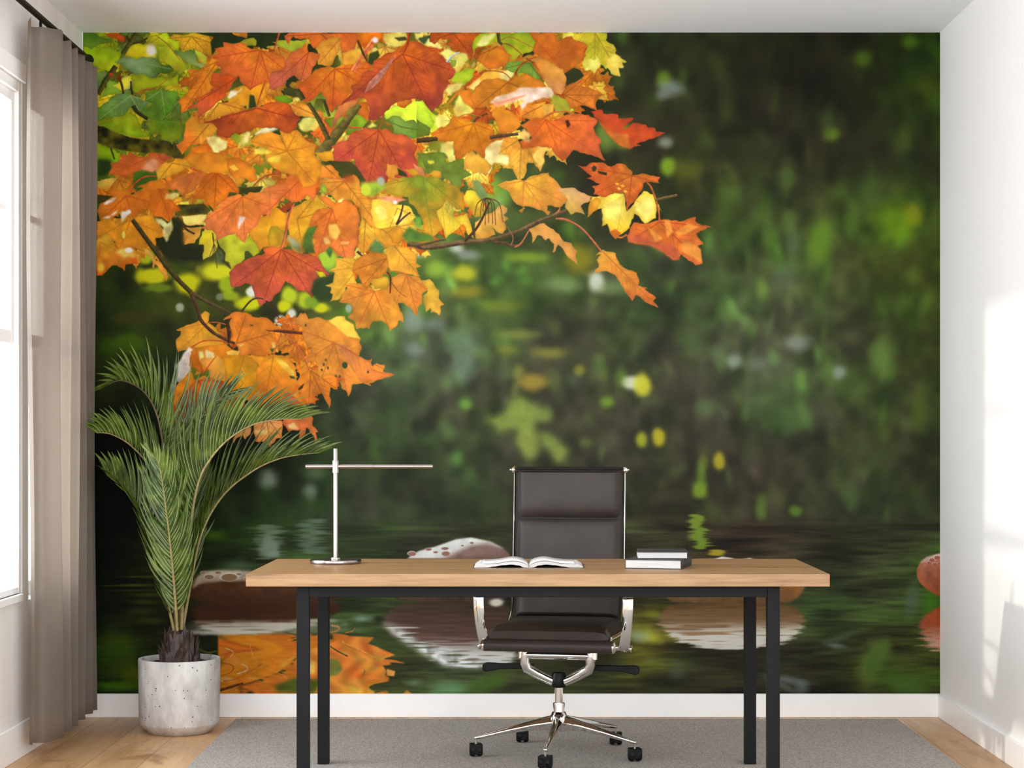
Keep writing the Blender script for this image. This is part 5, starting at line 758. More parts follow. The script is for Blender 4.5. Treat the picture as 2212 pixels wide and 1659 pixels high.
# ---------------------------------------------------------------- the printed mural
def make_mural():
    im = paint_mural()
    lnr = np.where(im < .04045, im / 12.92, ((im + .055) / 1.055) ** 2.4)
    E = MURAL_E
    lnr = np.clip(lnr / E, 0, .92)
    s = np.where(lnr < .0031308, lnr * 12.92, 1.055 * lnr ** (1 / 2.4) - .055)
    img = bpy.data.images.new('mural_print', MW, MH, alpha=False)
    px = np.ones((MH, MW, 4), np.float32); px[..., :3] = s[::-1]
    img.pixels.foreach_set(px.ravel()); img.update(); img.pack()
    m = NT('mural_print'); t = m.n('TexImage'); t.image = img; t.extension = 'EXTEND'; t.interpolation = 'Cubic'
    u = m.n('UVMap'); m.l(u.outputs[0], t.inputs['Vector']); m.l(t.outputs['Color'], m.b.inputs['Base Color']); m.b.inputs['Roughness'].default_value = .6; m.b.inputs['Specular IOR Level'].default_value = .1
    g = m.n('TexNoise', Scale=900.0, Detail=2.0); m.l(m.coords(), g.inputs['Vector']); m.bump(g.outputs['Fac'], .03, .0005)
    x0, x1 = XL + .004, XR - .001; z0, z1 = BB + .001, ZC - .001
    me = bpy.data.meshes.new('wall_mural'); t_ = .0012
    bm = bmesh.new(); box(bm, x0, x1, YB - t_, YB, z0, z1); bm.to_mesh(me); bm.free()
    uv = me.uv_layers.new(name='UVMap')
    for p in me.polygons:
        for li in p.loop_indices:
            co = me.vertices[me.loops[li].vertex_index].co
            uv.data[li].uv = ((co.x * 505 + VX - MX0) / MW, 1 - ((EYE - co.z) * 505 + VY - MY0) / MH)
    o = link('wall_mural', me, m.m); tag(o, 'photo mural of autumn maple leaves over a pond covering the back wall', 'wall mural')
make_mural()
# ---------------------------------------------------------------- rug
bm = bmesh.new(); x0, x1, y0, y1 = -1.215, 1.578, 4.3, 7.822
n = 3; box(bm, x0, x1, y0, y1, 0.0005, .008)
o = fin('rug', bm, M_RUG, bevel=.003); tag(o, 'large grey woven rug under the desk and office chair', 'rug')
# ---------------------------------------------------------------- curtain and rod
def curtain():
    peaks = [7.08, 7.233, 7.36, 7.47, 7.575, 7.65]
    key = [(6.84, -1.815), (6.875, -1.838), (6.915, -1.838), (6.93, -1.80), (7.02, -1.775), (7.08, -1.765)]
    pv = 7.08
    for p in peaks[1:]:
        key += [(pv + .018, -1.80), ((pv + p) / 2 - .01, -1.848), (p - .035, -1.81), (p, -1.766)]; pv = p
    key += [(7.67, -1.80), (7.69, -1.845)]
    pts = []
    for i in range(len(key) - 1):
        a = key[max(0, i - 1)]; b = key[i]; c = key[i + 1]; d = key[min(len(key) - 1, i + 2)]
        for k in range(6):
            t = k / 6
            pts.append(tuple(.5 * (2 * b[j] + (c[j] - a[j]) * t + (2 * a[j] - 5 * b[j] + 4 * c[j] - d[j]) * t * t + (3 * b[j] - a[j] - 3 * c[j] + d[j]) * t ** 3) for j in (0, 1)))
    pts.append(key[-1]); nz = 40; bm = bmesh.new(); rows = []
    for r in range(nz + 1):
        t = r / nz; row = []
        for i, (y, x) in enumerate(pts):
            u = i / len(pts); z1 = 2.748 - .022 * abs(math.sin(u * 19)) ; z0 = .058 - .012 * math.sin(u * 5)
            z = z1 + (z0 - z1) * t
            row.append(bm.verts.new((max(-1.872, x + .006 * math.sin(z * 2.3 + u * 9)), y + .012 * math.sin(z * 1.7 + u * 4) * (1 - u), z)))
        rows.append(row)
    for a, b in zip(rows, rows[1:]):
        for i in range(len(pts) - 1): bm.faces.new((a[i], a[i + 1], b[i + 1], b[i]))
    root = empty('curtain', (-1.81, 7.2, 0), 0, 'taupe sheer curtain gathered beside the left window, reaching the floor', 'curtain')
    o = fin('fabric_panel', bm, M_CURT, None, smooth=True); o.parent = root; o.location = (1.81, -7.2, 0)
    sm = o.modifiers.new('thickness', 'SOLIDIFY'); sm.thickness = .0008
    for p in peaks + [6.95]:
        bm = bmesh.new(); box(bm, -.005, .005, -.004, .004, 2.72, 2.755)
        g = fin('glider', bm, M_BLKPL, root, bevel=.002); g.location = (0, p - 7.2 - .01, 0)
curtain()
root = empty('curtain_rod', (-1.81, 6.0, 2.768), 0, 'black curtain rod on the left wall carrying the taupe curtain', 'curtain rod')
bm = bmesh.new(); tube(bm, [(0, -5.2, 0), (0, 1.70, 0)], .012, 16); fin('rod', bm, M_BLACK, root, smooth=True)
bm = bmesh.new(); lathe(bm, [(0, 0), (.019, .002), (.021, .012), (.019, .03), (0, .034)], (0, 0, 0), 20, Matrix.Translation((0, 1.69, 0)) @ Matrix.Rotation(R(-90), 4, 'X')); fin('finial', bm, M_BLACK, root, smooth=True)
for yb in (1.60, -.8, -3.4):
    bm = bmesh.new(); tube(bm, [(-.076, yb, 0), (0, yb, 0)], .006, 10); lathe(bm, [(0, 0), (.022, 0), (.022, .006), (0, .006)], (0, 0, 0), 20, Matrix.Translation((-.077, yb, 0)) @ Matrix.Rotation(R(90), 4, 'Y')); fin('bracket', bm, M_BLACK, root, smooth=True)
# ---------------------------------------------------------------- desk
root = empty('desk', (.0465, 6.41, 0), 0, 'oak-topped desk on a black square-tube steel frame', 'desk')
dx, dy = .0465, 6.41
def D(x): return x
def pb(name, mat, boxes, parent, bev=.002, off=(dx, dy, 0), M=None):
    bm = bmesh.new()
    for b in boxes: box(bm, b[0] - off[0], b[1] - off[0], b[2] - off[1], b[3] - off[1], b[4] - off[2], b[5] - off[2], M)
    return fin(name, bm, mat, parent, bevel=bev)
pb('tabletop', M_OAK, [(-.905, .998, 6.033, 6.79, .709, .75)], root, .0015)
L0, L1, R0, R1 = -.748, -.707, .803, .8445
YA, YC = 6.098, 6.72
pb('frame', M_BLACK, [(L1, R0, YA, YA + .04, .669, .709), (L1, R0, YC, YC + .04, .669, .709), (L0, L1, YA + .04, YC, .669, .709), (R0, R1, YA + .04, YC, .669, .709)], root)
for (xa, xb) in ((L0, L1), (R0, R1)):
    for y in (YA, YC): pb('leg', M_BLACK, [(xa, xb, y, y + .04, .009, .709)], root)
# ---------------------------------------------------------------- office chair
CX, CY = .132, 6.93
TH_ = R(-10)                                        # turned slightly to the left of the picture
chair = empty('office_chair', (CX, CY, .009), TH_, 'black leather swivel chair with chrome frame behind the desk', 'office chair')
# chair space: -y is forward (towards the desk and camera), z from the rug
def side(t):
    """profile of seat and back seen from the side, as (y, z)"""
    P = [(-.235, .412), (-.25, .436), (-.23, .456), (-.10, .452), (.06, .448), (.14, .452), (.19, .478), (.215, .53), (.235, .655), (.25, .79), (.262, .935), (.268, 1.04), (.262, 1.066), (.25, 1.056)]
    n = len(P) - 1; x = t * n; i = min(int(x), n - 1); f = x - i
    a = P[max(0, i - 1)]; b = P[i]; c = P[i + 1]; d = P[min(n, i + 2)]
    return tuple(.5 * (2 * b[j] + (c[j] - a[j]) * f + (2 * a[j] - 5 * b[j] + 4 * c[j] - d[j]) * f * f + (3 * b[j] - a[j] - 3 * c[j] + d[j]) * f ** 3) for j in (0, 1))
HW = .208; SW = .222
def sheet(name, t0, t1, hw, thick, mat, parent, n=20, off=0):
    bm = bmesh.new(); A = []; B = []
    for i in range(n + 1):
        t = t0 + (t1 - t0) * i / n; y, z = side(t); y2, z2 = side(min(1, t + .01)); y1, z1 = side(max(0, t - .01)); d = Vector((0, y2 - y1, z2 - z1)).normalized(); nn = Vector((0, -d.z, d.y))
        c = Vector((0, y, z)) + nn * off
        A.append([bm.verts.new(c + Vector((x, 0, 0)) + nn * thick / 2) for x in (-hw, hw)]); B.append([bm.verts.new(c + Vector((x, 0, 0)) - nn * thick / 2) for x in (-hw, hw)])
    for i in range(n):
        bm.faces.new((A[i][0], A[i][1], A[i + 1][1], A[i + 1][0])); bm.faces.new((B[i][0], B[i + 1][0], B[i + 1][1], B[i][1]))
        bm.faces.new((A[i][0], A[i + 1][0], B[i + 1][0], B[i][0])); bm.faces.new((A[i][1], B[i][1], B[i + 1][1], A[i + 1][1]))
    bm.faces.new((A[0][0], B[0][0], B[0][1], A[0][1])); bm.faces.new((A[n][0], A[n][1], B[n][1], B[n][0]))
    return fin(name, bm, mat, parent, smooth=True)
def pad(name, t0, t1, hw, h, parent, puff=1.0):
    """soft pad with rounded corners sitting on the sling"""
    nu, nv = 26, 26; bm = bmesh.new(); G = []
    for i in range(nv + 1):
        row = []
        for k in range(nu + 1):
            a = -1 + 2 * i / nv; b = -1 + 2 * k / nu
            ea = 1 - abs(a) ** 8; eb = 1 - abs(b) ** 12
            s = max(0, ea * eb) ** .5
            sq = 1 - .012 * (1 - s)
            t = (t0 + t1) / 2 + (t1 - t0) / 2 * a; y, z = side(t); y2, z2 = side(min(1, t + .01)); y1, z1 = side(max(0, t - .01)); d = Vector((0, y2 - y1, z2 - z1)).normalized(); nn = Vector((0, -d.z, d.y))
            row.append(Vector((b * hw * (1 - .02 * abs(a) ** 8), y, z)) + nn * (.003 + h * s * (1 + .10 * (1 - a * a) * (1 - b * b))))
        G.append([bm.verts.new(p) for p in row])
    for i in range(nv):
        for k in range(nu): bm.faces.new((G[i][k], G[i][k + 1], G[i + 1][k + 1], G[i + 1][k]))
    e = [x for x in bm.edges if x.is_boundary]
    r = bmesh.ops.extrude_edge_only(bm, edges=e)
    for v_ in [x for x in r['geom'] if isinstance(x, bmesh.types.BMVert)]: v_.co.y += .0
    return fin(name, bm, M_LEATHER, parent, smooth=True)
back = empty('backrest', (0, 0, 0)); back.parent = chair
back_ = sheet('backrest_sling', .47, .985, HW, .012, M_LEATHER_SHADE, None); bpy.data.objects.remove(back)
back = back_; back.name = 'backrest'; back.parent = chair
pad('upper_cushion', .735, .965, HW - .003, .03, back); pad('middle_cushion', .60, .7345, HW - .003, .03, back); pad('lower_cushion', .49, .598, HW - .006, .03, back)
seat = sheet('seat', .05, .46, SW, .014, M_LEATHER, chair)
pad('seat_cushion', .125, .455, SW + .002, .046, seat)
bm = bmesh.new(); tube(bm, [(-SW - .012, -.25, .433), (SW + .012, -.25, .433)], .0225, 24); fin('front_roll', bm, M_LEATHER, seat, smooth=True)
bm = bmesh.new(); tube(bm, [(-HW - .006, .262, 1.06), (HW + .006, .262, 1.06)], .011, 16); fin('top_roll', bm, M_LEATHER, back, smooth=True)
for s in (-1, 1):                                   # chrome side rails with end caps
    pts = []
    for i in range(41):
        t_ = .03 + .95 * i / 40; y, z = side(t_); f_ = min(1, max(0, (t_ - .42) / .12)); pts.append((s * (SW + .004 + (HW + .008 - SW - .004) * f_), y, z))
    bm = bmesh.new(); tube(bm, pts, .011, 12, flat=(1, .42)); fin('side_rail', bm, M_CHROME, chair, smooth=True)
    for (y, z, r_) in ((-.25, .433, .0225), (.262, 1.06, .0135)):
        bm = bmesh.new(); lathe(bm, [(0, 0), (r_, 0), (r_, .006), (r_ * .55, .013), (r_ * .3, .013), (r_ * .3, .02), (0, .02)], (0, 0, 0), 24, Matrix.Translation((s * (SW + .012 if z < .6 else HW + .006), y, z)) @ Matrix.Rotation(R(90 * s), 4, 'Y')); fin('end_cap', bm, M_CHROME, chair, smooth=True)
    # arm: flat chrome loop from the seat, up and back to the backrest
    ap = [(s * .252, -.10, .405), (s * .262, -.115, .43), (s * .272, -.135, .50), (s * .277, -.145, .57), (s * .277, -.135, .63), (s * .275, -.09, .666), (s * .272, -.02, .675), (s * .268, .08, .677), (s * .256, .18, .676), (s * .242, .225, .675), (s * .222, .24, .675)]
    q = []
    for i in range(len(ap) - 1):
        a = Vector(ap[max(0, i - 1)]); b = Vector(ap[i]); c = Vector(ap[i + 1]); d = Vector(ap[min(len(ap) - 1, i + 2)])
        for k in range(5):
            t = k / 5; q.append(.5 * (2 * b + (c - a) * t + (2 * a - 5 * b + 4 * c - d) * t * t + (3 * b - a - 3 * c + d) * t ** 3))
    q.append(Vector(ap[-1])); bm = bmesh.new(); rings = []
    for i, p in enumerate(q):
        t = (q[min(i + 1, len(q) - 1)] - q[max(i - 1, 0)]).normalized(); sd_ = Vector((1, 0, 0)); sd_ = (sd_ - t * sd_.dot(t)).normalized(); nr = t.cross(sd_)
        wd = .019 if i > 4 else .0165 + .0006 * i; hd = .0045
        if i > 40: sd_ = (Vector((0, 0, 1)) - t * t.z).normalized(); nr = t.cross(sd_)
        rings.append([bm.verts.new(p + sd_ * wd * a_ + nr * hd * b_) for a_, b_ in ((1, .5), (.8, 1), (-.8, 1), (-1, .5), (-1, -.5), (-.8, -1), (.8, -1), (1, -.5))])
    for r0, r1 in zip(rings, rings[1:]):
        for k in range(8): bm.faces.new((r0[k], r0[(k + 1) % 8], r1[(k + 1) % 8], r1[k]))
    bm.faces.new(rings[0][::-1]); bm.faces.new(rings[-1])
    arm = fin('armrest', bm, M_CHROME, chair, smooth=True)
    bm = bmesh.new(); tube(bm, [(s * .215, -.10, .412), (s * .285, -.10, .412)], .0075, 12); lathe(bm, [(0, 0), (.013, 0), (.013, .006), (0, .008)], (0, 0, 0), 20, Matrix.Translation((s * .281, -.10, .412)) @ Matrix.Rotation(R(90 * s), 4, 'Y')); fin('arm_bolt', bm, M_CHROME, arm, smooth=True)
# tilt mechanism: cross bar, two yokes meeting at the hub
bm = bmesh.new(); tube(bm, [(-.125, -.03, .375), (.125, -.03, .375)], .017, 20); box(bm, -.11, .11, .0, .05, .388, .404)
mech = fin('tilt_mechanism', bm, M_CHROME, chair, smooth=True)
for s in (-1, 1):
    bm = bmesh.new(); tube(bm, [(s * .122, -.03, .385), (s * .125, -.03, .345), (s * .115, -.02, .322), (s * .075, -.01, .300), (s * .03, 0, .278), (s * .012, 0, .272)], [.017, .0185, .02, .0195, .019, .018], 14); fin('yoke_arm', bm, M_CHROME, mech, smooth=True)
    bm = bmesh.new(); tube(bm, [(s * .138, -.03, .435), (s * .138, -.03, .36)], .012, 14); box(bm, s * .138 - .013, s * .138 + .013, -.06, .06, .41, .428); fin('seat_mount', bm, M_CHROME, mech, smooth=True, bevel=.002)
    # control levers: black, flaring to a paddle
    zl = .322; bm = bmesh.new(); sec = [(.10, .010, .008), (.20, .010, .008), (.235, .011, .009), (.255, .014, .012), (.285, .017, .014), (.298, .011, .012)]
    rings = []
    for X_, hz, hy in sec:
        dz = -.006 * max(0, (X_ - .22) / .07)
        rings.append([bm.verts.new((s * X_, .04 + yy_, zl + dz + zz_)) for yy_, zz_ in ((-hy, -hz), (hy, -hz), (hy, hz), (-hy, hz))])
    for r0, r1 in zip(rings, rings[1:]):
        for k in range(4): bm.faces.new((r0[k], r0[(k + 1) % 4], r1[(k + 1) % 4], r1[k]))
    bm.faces.new(rings[0][::-1]); bm.faces.new(rings[-1]); fin('lever', bm, M_BLKPL, mech, bevel=.003, seg=3)
bm = bmesh.new(); lathe(bm, [(0, .252), (.026, .252), (.0285, .26), (.0275, .292), (.023, .306), (0, .308)], (0, 0, 0), 32); fin('hub_cap', bm, M_BLKPL, mech, smooth=True)
bm = bmesh.new(); lathe(bm, [(0, .11), (.0155, .11), (.0155, .26), (0, .26)], (0, 0, 0), 28); fin('gas_column', bm, M_CHROME, chair, smooth=True)
bm = bmesh.new(); lathe(bm, [(0, .13), (.0215, .13), (.0225, .19), (.0215, .193), (.016, .193)], (0, 0, 0), 32); lathe(bm, [(0, .085), (.026, .088), (.036, .11), (.035, .135), (.026, .158), (.0215, .162)], (0, 0, 0), 32); base = fin('base_hub', bm, M_CHROME, chair, smooth=True)
for k in range(5):
    an = R(188 + 72 * k) - TH_; ca, sa = math.cos(an), math.sin(an); rr_ = .312
    bm = bmesh.new(); rings = []
    for t, hw_, zt, hh in ((.06, .021, .148, .056), (.3, .0165, .130, .036), (.6, .0125, .106, .023), (.9, .009, .082, .015), (1.0, .007, .074, .011)):
        d = rr_ * t * 1.02; c = Vector((ca * d, sa * d, zt)); n_ = Vector((-sa, ca, 0))
        rings.append([bm.verts.new(c + n_ * hw_ * a_ + Vector((0, 0, -hh * b_))) for a_, b_ in ((-.45, 0), (.45, 0), (1, .45), (.6, 1), (-.6, 1), (-1, .45))])
    for r0, r1 in zip(rings, rings[1:]):
        for q_ in range(6): bm.faces.new((r0[q_], r0[(q_ + 1) % 6], r1[(q_ + 1) % 6], r1[q_]))
    bm.faces.new(rings[0][::-1]); bm.faces.new(rings[-1]); leg = fin('base_leg', bm, M_CHROME, chair, bevel=.003, seg=3, smooth=True)
    cx_, cy_ = ca * rr_, sa * rr_
    bm = bmesh.new(); tube(bm, [(cx_, cy_, .066), (cx_, cy_, .036)], .005, 10); fin('caster_stem', bm, M_CHROME, leg, smooth=True)
    sw = [R(8), R(-15), R(10), R(-6), R(4)][k] - TH_; MM = Matrix.Translation((cx_ , cy_, .0245)) @ Matrix.Rotation(sw, 4, 'Z') @ Matrix.Rotation(R(90), 4, 'Y')
    bm = bmesh.new(); lathe(bm, [(0, -.0235), (.019, -.0235), (.0235, -.020), (.0245, -.013), (.0235, -.005), (.012, -.004), (.012, .004), (.0235, .005), (.0245, .013), (.0235, .020), (.019, .0235), (0, .0235)], (0, 0, 0), 28, MM)
    M2 = Matrix.Translation((cx_, cy_, 0)) @ Matrix.Rotation(sw, 4, 'Z'); box(bm, -.0232, .0232, -.0225, .0225, .009, .0485, M2); fin('caster', bm, M_BLKPL, leg, bevel=.004, seg=3, smooth=True)
# ---------------------------------------------------------------- desk lamp
lamp = empty('desk_lamp', (-.664, 6.545, .75), 0, 'brushed nickel desk lamp with a horizontal bar arm, left end of the desk', 'lamp')
bm = bmesh.new(); lathe(bm, [(0, 0), (.089, 0), (.0905, .002), (.0905, .0125), (.089, .0145), (0, .0145)], n=72); fin('lamp_base', bm, M_NICKEL, lamp, smooth=True)
bm = bmesh.new(); lathe(bm, [(0, .0145), (.018, .0145), (.0185, .018), (.017, .021), (.0085, .021), (.0085, .404), (.0075, .406), (0, .406)], n=36); fin('pole', bm, M_NICKEL, lamp, smooth=True)
bm = bmesh.new(); lathe(bm, [(.0085, .320), (.0123, .320), (.0123, .322), (.0123, .362), (.0115, .364), (.0085, .364)], n=36); fin('collar', bm, M_NICKEL, lamp, smooth=True)
ZA = .3425; TA = R(0)
bm = bmesh.new(); tube(bm, [(-.106, 0, ZA), (-.104, 0, ZA), (.132, -.0, ZA)], [.0068, .0078, .0078], 24); fin('arm', bm, M_NICKEL, lamp, smooth=True)
bm = bmesh.new(); tube(bm, [(.132, 0, ZA), (.1335, 0, ZA), (.1345, 0, ZA)], [.0062, .0062, .0062], 24); tube(bm, [(.1345, 0, ZA), (.34, 0, ZA), (.3435, 0, ZA), (.345, 0, ZA)], [.0074, .0074, .006, .003], 24); fin('lamp_head', bm, M_NICKEL, lamp, smooth=True)
# ---------------------------------------------------------------- open book
ob = empty('open_book', (.0175, 6.31, .7505), 0, 'open book lying face up on the desk in front of the chair', 'book')
def hump(u):                                        # u 0 at the gutter, 1 at the fore-edge -> height of the page surface
    P = [(0, .004), (.06, .013), (.14, .0195), (.25, .0232), (.34, .024), (.45, .0215), (.58, .0172), (.75, .0145), (.88, .0138), (1.0, .0136)]
    for (a, b), (c, d) in zip(P, P[1:]):
        if u <= c: f = (u - a) / (c - a); f = f * f * (3 - 2 * f) if a == 0 or a > .7 else f; return b + (d - b) * f
    return P[-1][1]
def under(u):
    P = [(0, .0008), (.09, .0012), (.2, .0085), (.35, .0115), (.5, .0095), (.68, .0045), (.8, .0012), (1, .0010)]
    for (a, b), (c, d) in zip(P, P[1:]):
        if u <= c: f = (u - a) / (c - a); return b + (d - b) * f * f * (3 - 2 * f)
    return P[-1][1]
for s in (-1, 1):
    bm = bmesh.new(); W_ = .170; dep = .226; n = 44; T_ = []; Bm = []
    for yy_ in (0, dep):
        T_.append([bm.verts.new((s * W_ * u / n, yy_, hump(u / n) - .0012)) for u in range(n + 1)])
        Bm.append([bm.verts.new((s * (W_ + .017 * min(1, u / n) ** 3) * u / n, yy_, under(u / n))) for u in range(n + 1)])
    for u in range(n):
        bm.faces.new((T_[0][u], T_[0][u + 1], T_[1][u + 1], T_[1][u])); bm.faces.new((Bm[0][u], Bm[1][u], Bm[1][u + 1], Bm[0][u + 1]))
        f = bm.faces.new((T_[0][u], Bm[0][u], Bm[0][u + 1], T_[0][u + 1])); f.material_index = 1; f = bm.faces.new((T_[1][u], T_[1][u + 1], Bm[1][u + 1], Bm[1][u])); f.material_index = 1
    f = bm.faces.new((T_[0][n], Bm[0][n], Bm[1][n], T_[1][n])); f.material_index = 1; bm.faces.new((T_[0][0], T_[1][0], Bm[1][0], Bm[0][0]))
    fin('page_block', bm, [M_PAGE, M_EDGE], ob, smooth=True)
    bm = bmesh.new(); A = []; n2 = 36                # the loose uppermost leaf, a little narrower at the fore-edge
    for yy_ in (-.0005, dep):
        A.append([bm.verts.new((s * (W_ - .012) * u / n2, yy_, hump(u / n2 * .95) + .0008 + .0006 * math.sin(u / n2 * 3.1))) for u in range(n2 + 1)])
    for u in range(n2): bm.faces.new((A[0][u], A[0][u + 1], A[1][u + 1], A[1][u]))
    o = fin('top_page', bm, M_PAGE, ob, smooth=True); md = o.modifiers.new('t', 'SOLIDIFY'); md.thickness = .0006
bm = bmesh.new(); box(bm, -.19, .19, -.002, .229, 0, .0009); fin('book_cover', bm, M_BLKCLOTH, ob)
# ---------------------------------------------------------------- two closed books
def book(loc, rz, wd, dp, th, label, cv=.0022):
    r_ = empty('book', loc, rz, label, 'book', 'black books stacked on the desk')
    bm = bmesh.new(); box(bm, 0, wd, 0, dp, 0, cv); box(bm, 0, wd, 0, dp, th - cv, th)
    n = 8; ring0 = []; ring1 = []                    # rounded spine on the right
    for k in range(n + 1):
        a = -math.pi / 2 + math.pi * k / n; x = wd - .002 + .004 * math.cos(a); z = th / 2 + (th / 2) * math.sin(a)
        ring0.append(((x, z), (x - cv if abs(math.cos(a)) > .1 else x - cv, th / 2 + (th / 2 - cv) * math.sin(a))))
    vs = [[bm.verts.new((p[0], y, p[1])) for p in (o_, i_)] for y in (0, dp) for (o_, i_) in ring0]
    m = n + 1
    for k in range(n):
        a, b, c, d = vs[k], vs[k + 1], vs[m + k + 1], vs[m + k]
        bm.faces.new((a[0], b[0], c[0], d[0])); bm.faces.new((a[1], d[1], c[1], b[1])); bm.faces.new((a[0], a[1], b[1], b[0])); bm.faces.new((d[0], c[0], c[1], d[1]))
    fin('cover', bm, M_BLKCLOTH, r_, bevel=.0005)
    bm = bmesh.new(); box(bm, .002, wd - .0035, .0025, dp - .003, cv + .0001, th - cv - .0001); fin('page_block', bm, M_EDGE, r_)
    return r_
book((.345, 6.287, .7505), R(-14), .193, .212, .031, 'large black closed book lying under a smaller one on the desk')
book((.3875, 6.302, .782), R(-2.5), .172, .205, .0238, 'smaller black closed book on top of the larger black book')
# ---------------------------------------------------------------- potted palm
PX, PY = -1.398, 7.52
palm = empty('potted_palm', (PX, PY, 0), 0, 'tall arching palm in a round pitted concrete pot beside the curtain', 'potted plant')
bm = bmesh.new(); lathe(bm, [(0, .0), (.118, .0), (.124, .002), (.158, .036), (.161, .042), (.1645, .296), (.1625, .3), (.1525, .3), (.150, .296), (.149, .262), (0, .262)], n=96); fin('pot', bm, M_CONC, palm, smooth=True)
rnd = random.Random(4)
bm = bmesh.new(); lathe(bm, [(.148, .274), (.12, .279), (.07, .284), (0, .286)], n=40)
for v_ in bm.verts: v_.co.z += rnd.uniform(-.004, .004)
for k in range(260):
    a = rnd.uniform(0, 6.28); r_ = .145 * math.sqrt(rnd.random()); s_ = rnd.uniform(.0015, .004); MM = Matrix.Translation((r_ * math.cos(a), r_ * math.sin(a), .283 - .04 * (r_ / .148) ** 2 * .2)) @ Matrix.Rotation(rnd.uniform(0, 3), 4, (rnd.random(), rnd.random(), 1)); box(bm, -s_, s_, -s_, s_, -s_, s_, MM)
fin('soil', bm, M_SOIL, palm)
# husky base of old leaf bases
bm = bmesh.new(); lathe(bm, [(.072, .28), (.07, .31), (.055, .36), (.04, .40), (.0, .42)], n=20); trunk = fin('trunk', bm, M_BARK, palm, smooth=True)
bm = bmesh.new()
for row, (zb, rb, cnt, hh) in enumerate([(.272, .076, 11, .07), (.29, .072, 10, .075), (.315, .066, 9, .075), (.335, .054, 7, .085), (.35, .042, 6, .085), (.36, .03, 5, .08)]):
    for k in range(cnt):
        a = 2 * math.pi * (k + .5 * (row % 2)) / cnt + .2; hh_ = hh * rnd.uniform(.75, 1.15); wd = rb * 2.6 / cnt * 1.55 * math.pi / 3.1; tip = rnd.uniform(.006, .024) - (.014 if row > 2 else 0)
        def pt(u, h, dr): aa = a + u; return Vector(((rb + dr) * math.cos(aa), (rb + dr) * math.sin(aa), zb + h))
        w2 = wd / rb / 2
        vv = [bm.verts.new(pt(-w2, 0, 0)), bm.verts.new(pt(0, 0, .008)), bm.verts.new(pt(w2, 0, 0)), bm.verts.new(pt(w2 * .8, hh_ * .55, .0)), bm.verts.new(pt(0, hh_ * .55, .008)), bm.verts.new(pt(-w2 * .8, hh_ * .55, .0)), bm.verts.new(pt(.1 * rnd.uniform(-1, 1), hh_, tip)), bm.verts.new(pt(0, .01, -.012)), bm.verts.new(pt(0, hh_ * .5, -.01))]
        for f in ((0, 1, 4, 5), (1, 2, 3, 4), (5, 4, 6), (4, 3, 6), (0, 5, 8, 7), (2, 7, 8, 3), (5, 6, 8), (3, 8, 6)): bm.faces.new([vv[i] for i in f])
fin('husk', bm, M_BARK, trunk)
def img2w(x, y, dy=0):                              # a point seen at photo pixel x, y, on the palm's own depth plus dy (metres)
    s = F / (PY + dy); return Vector(((x - VX) / s - PX, dy, EYE - (y - VY) / s))
def cat(P, n):
    out = []
    for i in range(len(P) - 1):
        a = P[max(0, i - 1)]; b = P[i]; c = P[i + 1]; d = P[min(len(P) - 1, i + 2)]
        for k in range(n): t = k / n; out.append(.5 * (2 * b + (c - a) * t + (2 * a - 5 * b + 4 * c - d) * t * t + (3 * b - a - 3 * c + d) * t ** 3))
    out.append(P[-1]); return out
def leaflet(bm, o, d, nrm, L, w, droop, curl, rib=True, toward=None):
    """one narrow folded blade: base o, start direction d; bends towards 'toward' and down"""
    n = 7; p = Vector(o); d = Vector(d).normalized(); pts = [p.copy()]; dirs = [d.copy()]
    for i in range(n):
        d = (d + Vector((0, 0, -droop)) * (i + 1) / n + (toward * curl * (i + 1) / n if toward is not None else Vector())).normalized(); p = p + d * L / n; pts.append(p.copy()); dirs.append(d.copy())
    prev = None
    for i, (q, dd) in enumerate(zip(pts, dirs)):
        s = dd.cross(nrm)
        if s.length < 1e-4: s = dd.cross(Vector((0, 0, 1)))
        s.normalize(); u = s.cross(dd).normalized(); t = i / n; wd = w * min(1, .35 + t * 3.2) * (1 - t ** 2.2) if i < n else 0
        if i == n: cur = [bm.verts.new(q)]
        else:
            g = wd * .10; cur = [bm.verts.new(q - s * wd + u * wd * .35), bm.verts.new(q - s * g), bm.verts.new(q + s * g), bm.verts.new(q + s * wd + u * wd * .35)]
        if prev:
            if len(cur) == 1:
                for a in range(3): bm.faces.new((prev[a], prev[a + 1], cur[0])).material_index = 1 if a == 1 else 0
            else:
                for a in range(3): bm.faces.new((prev[a], prev[a + 1], cur[a + 1], cur[a])).material_index = 1 if a == 1 else 0
        prev = cur
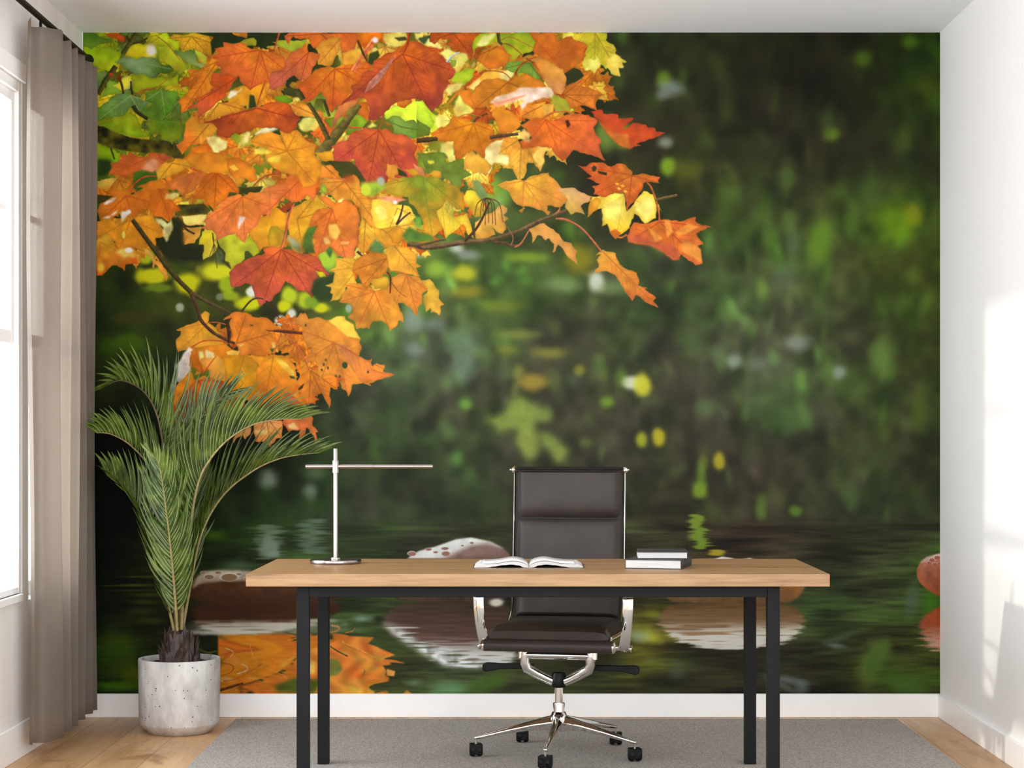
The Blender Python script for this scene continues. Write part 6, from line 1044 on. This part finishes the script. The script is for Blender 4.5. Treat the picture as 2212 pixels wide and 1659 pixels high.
def frond(path, seed, Lmax, sideA, sideB, pairs, stem_mat=None, start=.14, w=.0062, droop=.1, curl=.35, r0=.0085, tw=(1, 1), upb=0.0):
    """sideA / sideB: lateral directions of the two rows of leaflets (world vectors, roughly square to the stalk)"""
    r = random.Random(seed); pts = cat([img2w(*p) for p in path], 8); n = len(pts)
    bm = bmesh.new(); tube(bm, pts, [r0 * (1 - .86 * i / (n - 1)) for i in range(n)], 8, flat=(1, .8)); st = fin('frond_stalk', bm, stem_mat or M_STEM, None, smooth=True)
    bm = bmesh.new(); tot = [0]
    for a, b in zip(pts, pts[1:]): tot.append(tot[-1] + (b - a).length)
    pairs = int(pairs * .88)
    for k in range(pairs):
        f = start + (1 - start) * ((k + .5) / pairs) ** .9; s = f * tot[-1]
        i = max(j for j in range(n) if tot[j] <= s); i = min(i, n - 2); q = pts[i].lerp(pts[i + 1], (s - tot[i]) / max(1e-6, tot[i + 1] - tot[i])); t = (pts[i + 1] - pts[max(0, i - 1)]).normalized()
        g = (f - start) / (1 - start); env = min(1, .5 + 2.2 * g) * (1 - .62 * max(0, g - .55) / .45)
        for sd_, A in ((0, sideA), (1, sideB)):
            A_ = Vector(A); A_ = (A_ - t * A_.dot(t)).normalized(); ang = R(52 - 24 * g + r.uniform(-6, 6))
            d = t * math.cos(ang) + A_ * math.sin(ang) + Vector((0, 0, upb)) + Vector((r.uniform(-.05, .05), r.uniform(-.05, .05), r.uniform(-.05, .05)))
            nr = t.cross(A_).normalized() * (1 if sd_ else -1)
            leaflet(bm, q, d, nr, Lmax * 1.18 * env * r.uniform(.82, 1.1) * tw[sd_], w * 1.35 * r.uniform(.8, 1.15), droop * r.uniform(.4, 1.5), curl * r.uniform(.6, 1.3), True, t)
    fr = fin('frond', bm, [M_LEAF, M_RIDGE], palm, smooth=False); st.parent = fr
    return fr
fb = lambda a, b: (a, b)
# (x, y) are where the stalk runs in the photo; the third number is how far it leans towards (-) or from (+) the camera
frond([(384,1362,0),(378,1250,-.02),(366,1100,-.03),(352,960,-.03),(335,885,-.06),(306,842,-.12),(262,822,-.22),(225,835,-.3)], 1, .27, (.75,.5,.5), (.55,-.75,.45), 44, M_STEMD, .20, .0066, .02, .30)
frond([(392,1360,-.01),(398,1240,-.04),(412,1130,-.07),(428,1045,-.10),(452,995,-.11),(492,950,-.12),(545,918,-.13),(600,906,-.13),(650,905,-.13)], 2, .275, (-.55,.5,.75), (-.5,-.6,.75), 56, M_STEM, .17, .0068, .06, .42, .0095, (1, 1), .12)
frond([(394,1362,.02),(412,1260,.03),(436,1150,.03),(482,1070,.02),(545,1018,0),(600,992,-.02),(648,982,-.03),(690,978,-.03)], 3, .25, (-.35,.6,.75), (.05,-.9,.45), 50, M_STEM, .08, .0062, .05, .30, .009, (1, .9), .15)
frond([(376,1362,.0),(358,1280,.0),(330,1160,-.02),(296,1090,-.05),(262,1045,-.12),(228,1018,-.2)], 4, .24, (.6,.3,.7), (-.25,-.9,.3), 48, M_STEM, .07, .0062, .05, .30, .009, (1, .9), .12)
frond([(380,1362,.03),(372,1230,.04),(352,1100,.04),(322,1010,0),(282,962,-.08),(240,938,-.17),(208,935,-.25)], 5, .25, (.35,.6,.65), (.25,-.7,.75), 46, M_STEM, .18, .0062, .06, .36, .0085, (1, 1), .1)
frond([(383,1362,-.04),(376,1260,-.08),(366,1160,-.12),(356,1080,-.15),(345,1010,-.17),(334,985,-.18)], 6, .20, (.95,-.1,.2), (-.95,-.1,.2), 46, M_STEM, .10, .0058, .05, .42, .0085, (1, 1), .1)
frond([(388,1362,.05),(388,1220,.10),(392,1100,.14),(402,1000,.17),(420,930,.19),(452,880,.20),(500,845,.2)], 7, .26, (.9,.1,.2), (-.75,.1,.55), 44, M_STEM, .22, .0062, .05, .35, .0085, (.9, 1), .1)
frond([(386,1362,.04),(392,1240,.07),(400,1150,.09),(404,1060,.11),(396,980,.12),(380,930,.12)], 8, .22, (.9,-.2,.2), (-.9,-.2,.2), 40, M_STEMD, .12, .0058, .05, .42, .008, (1, 1), .12)
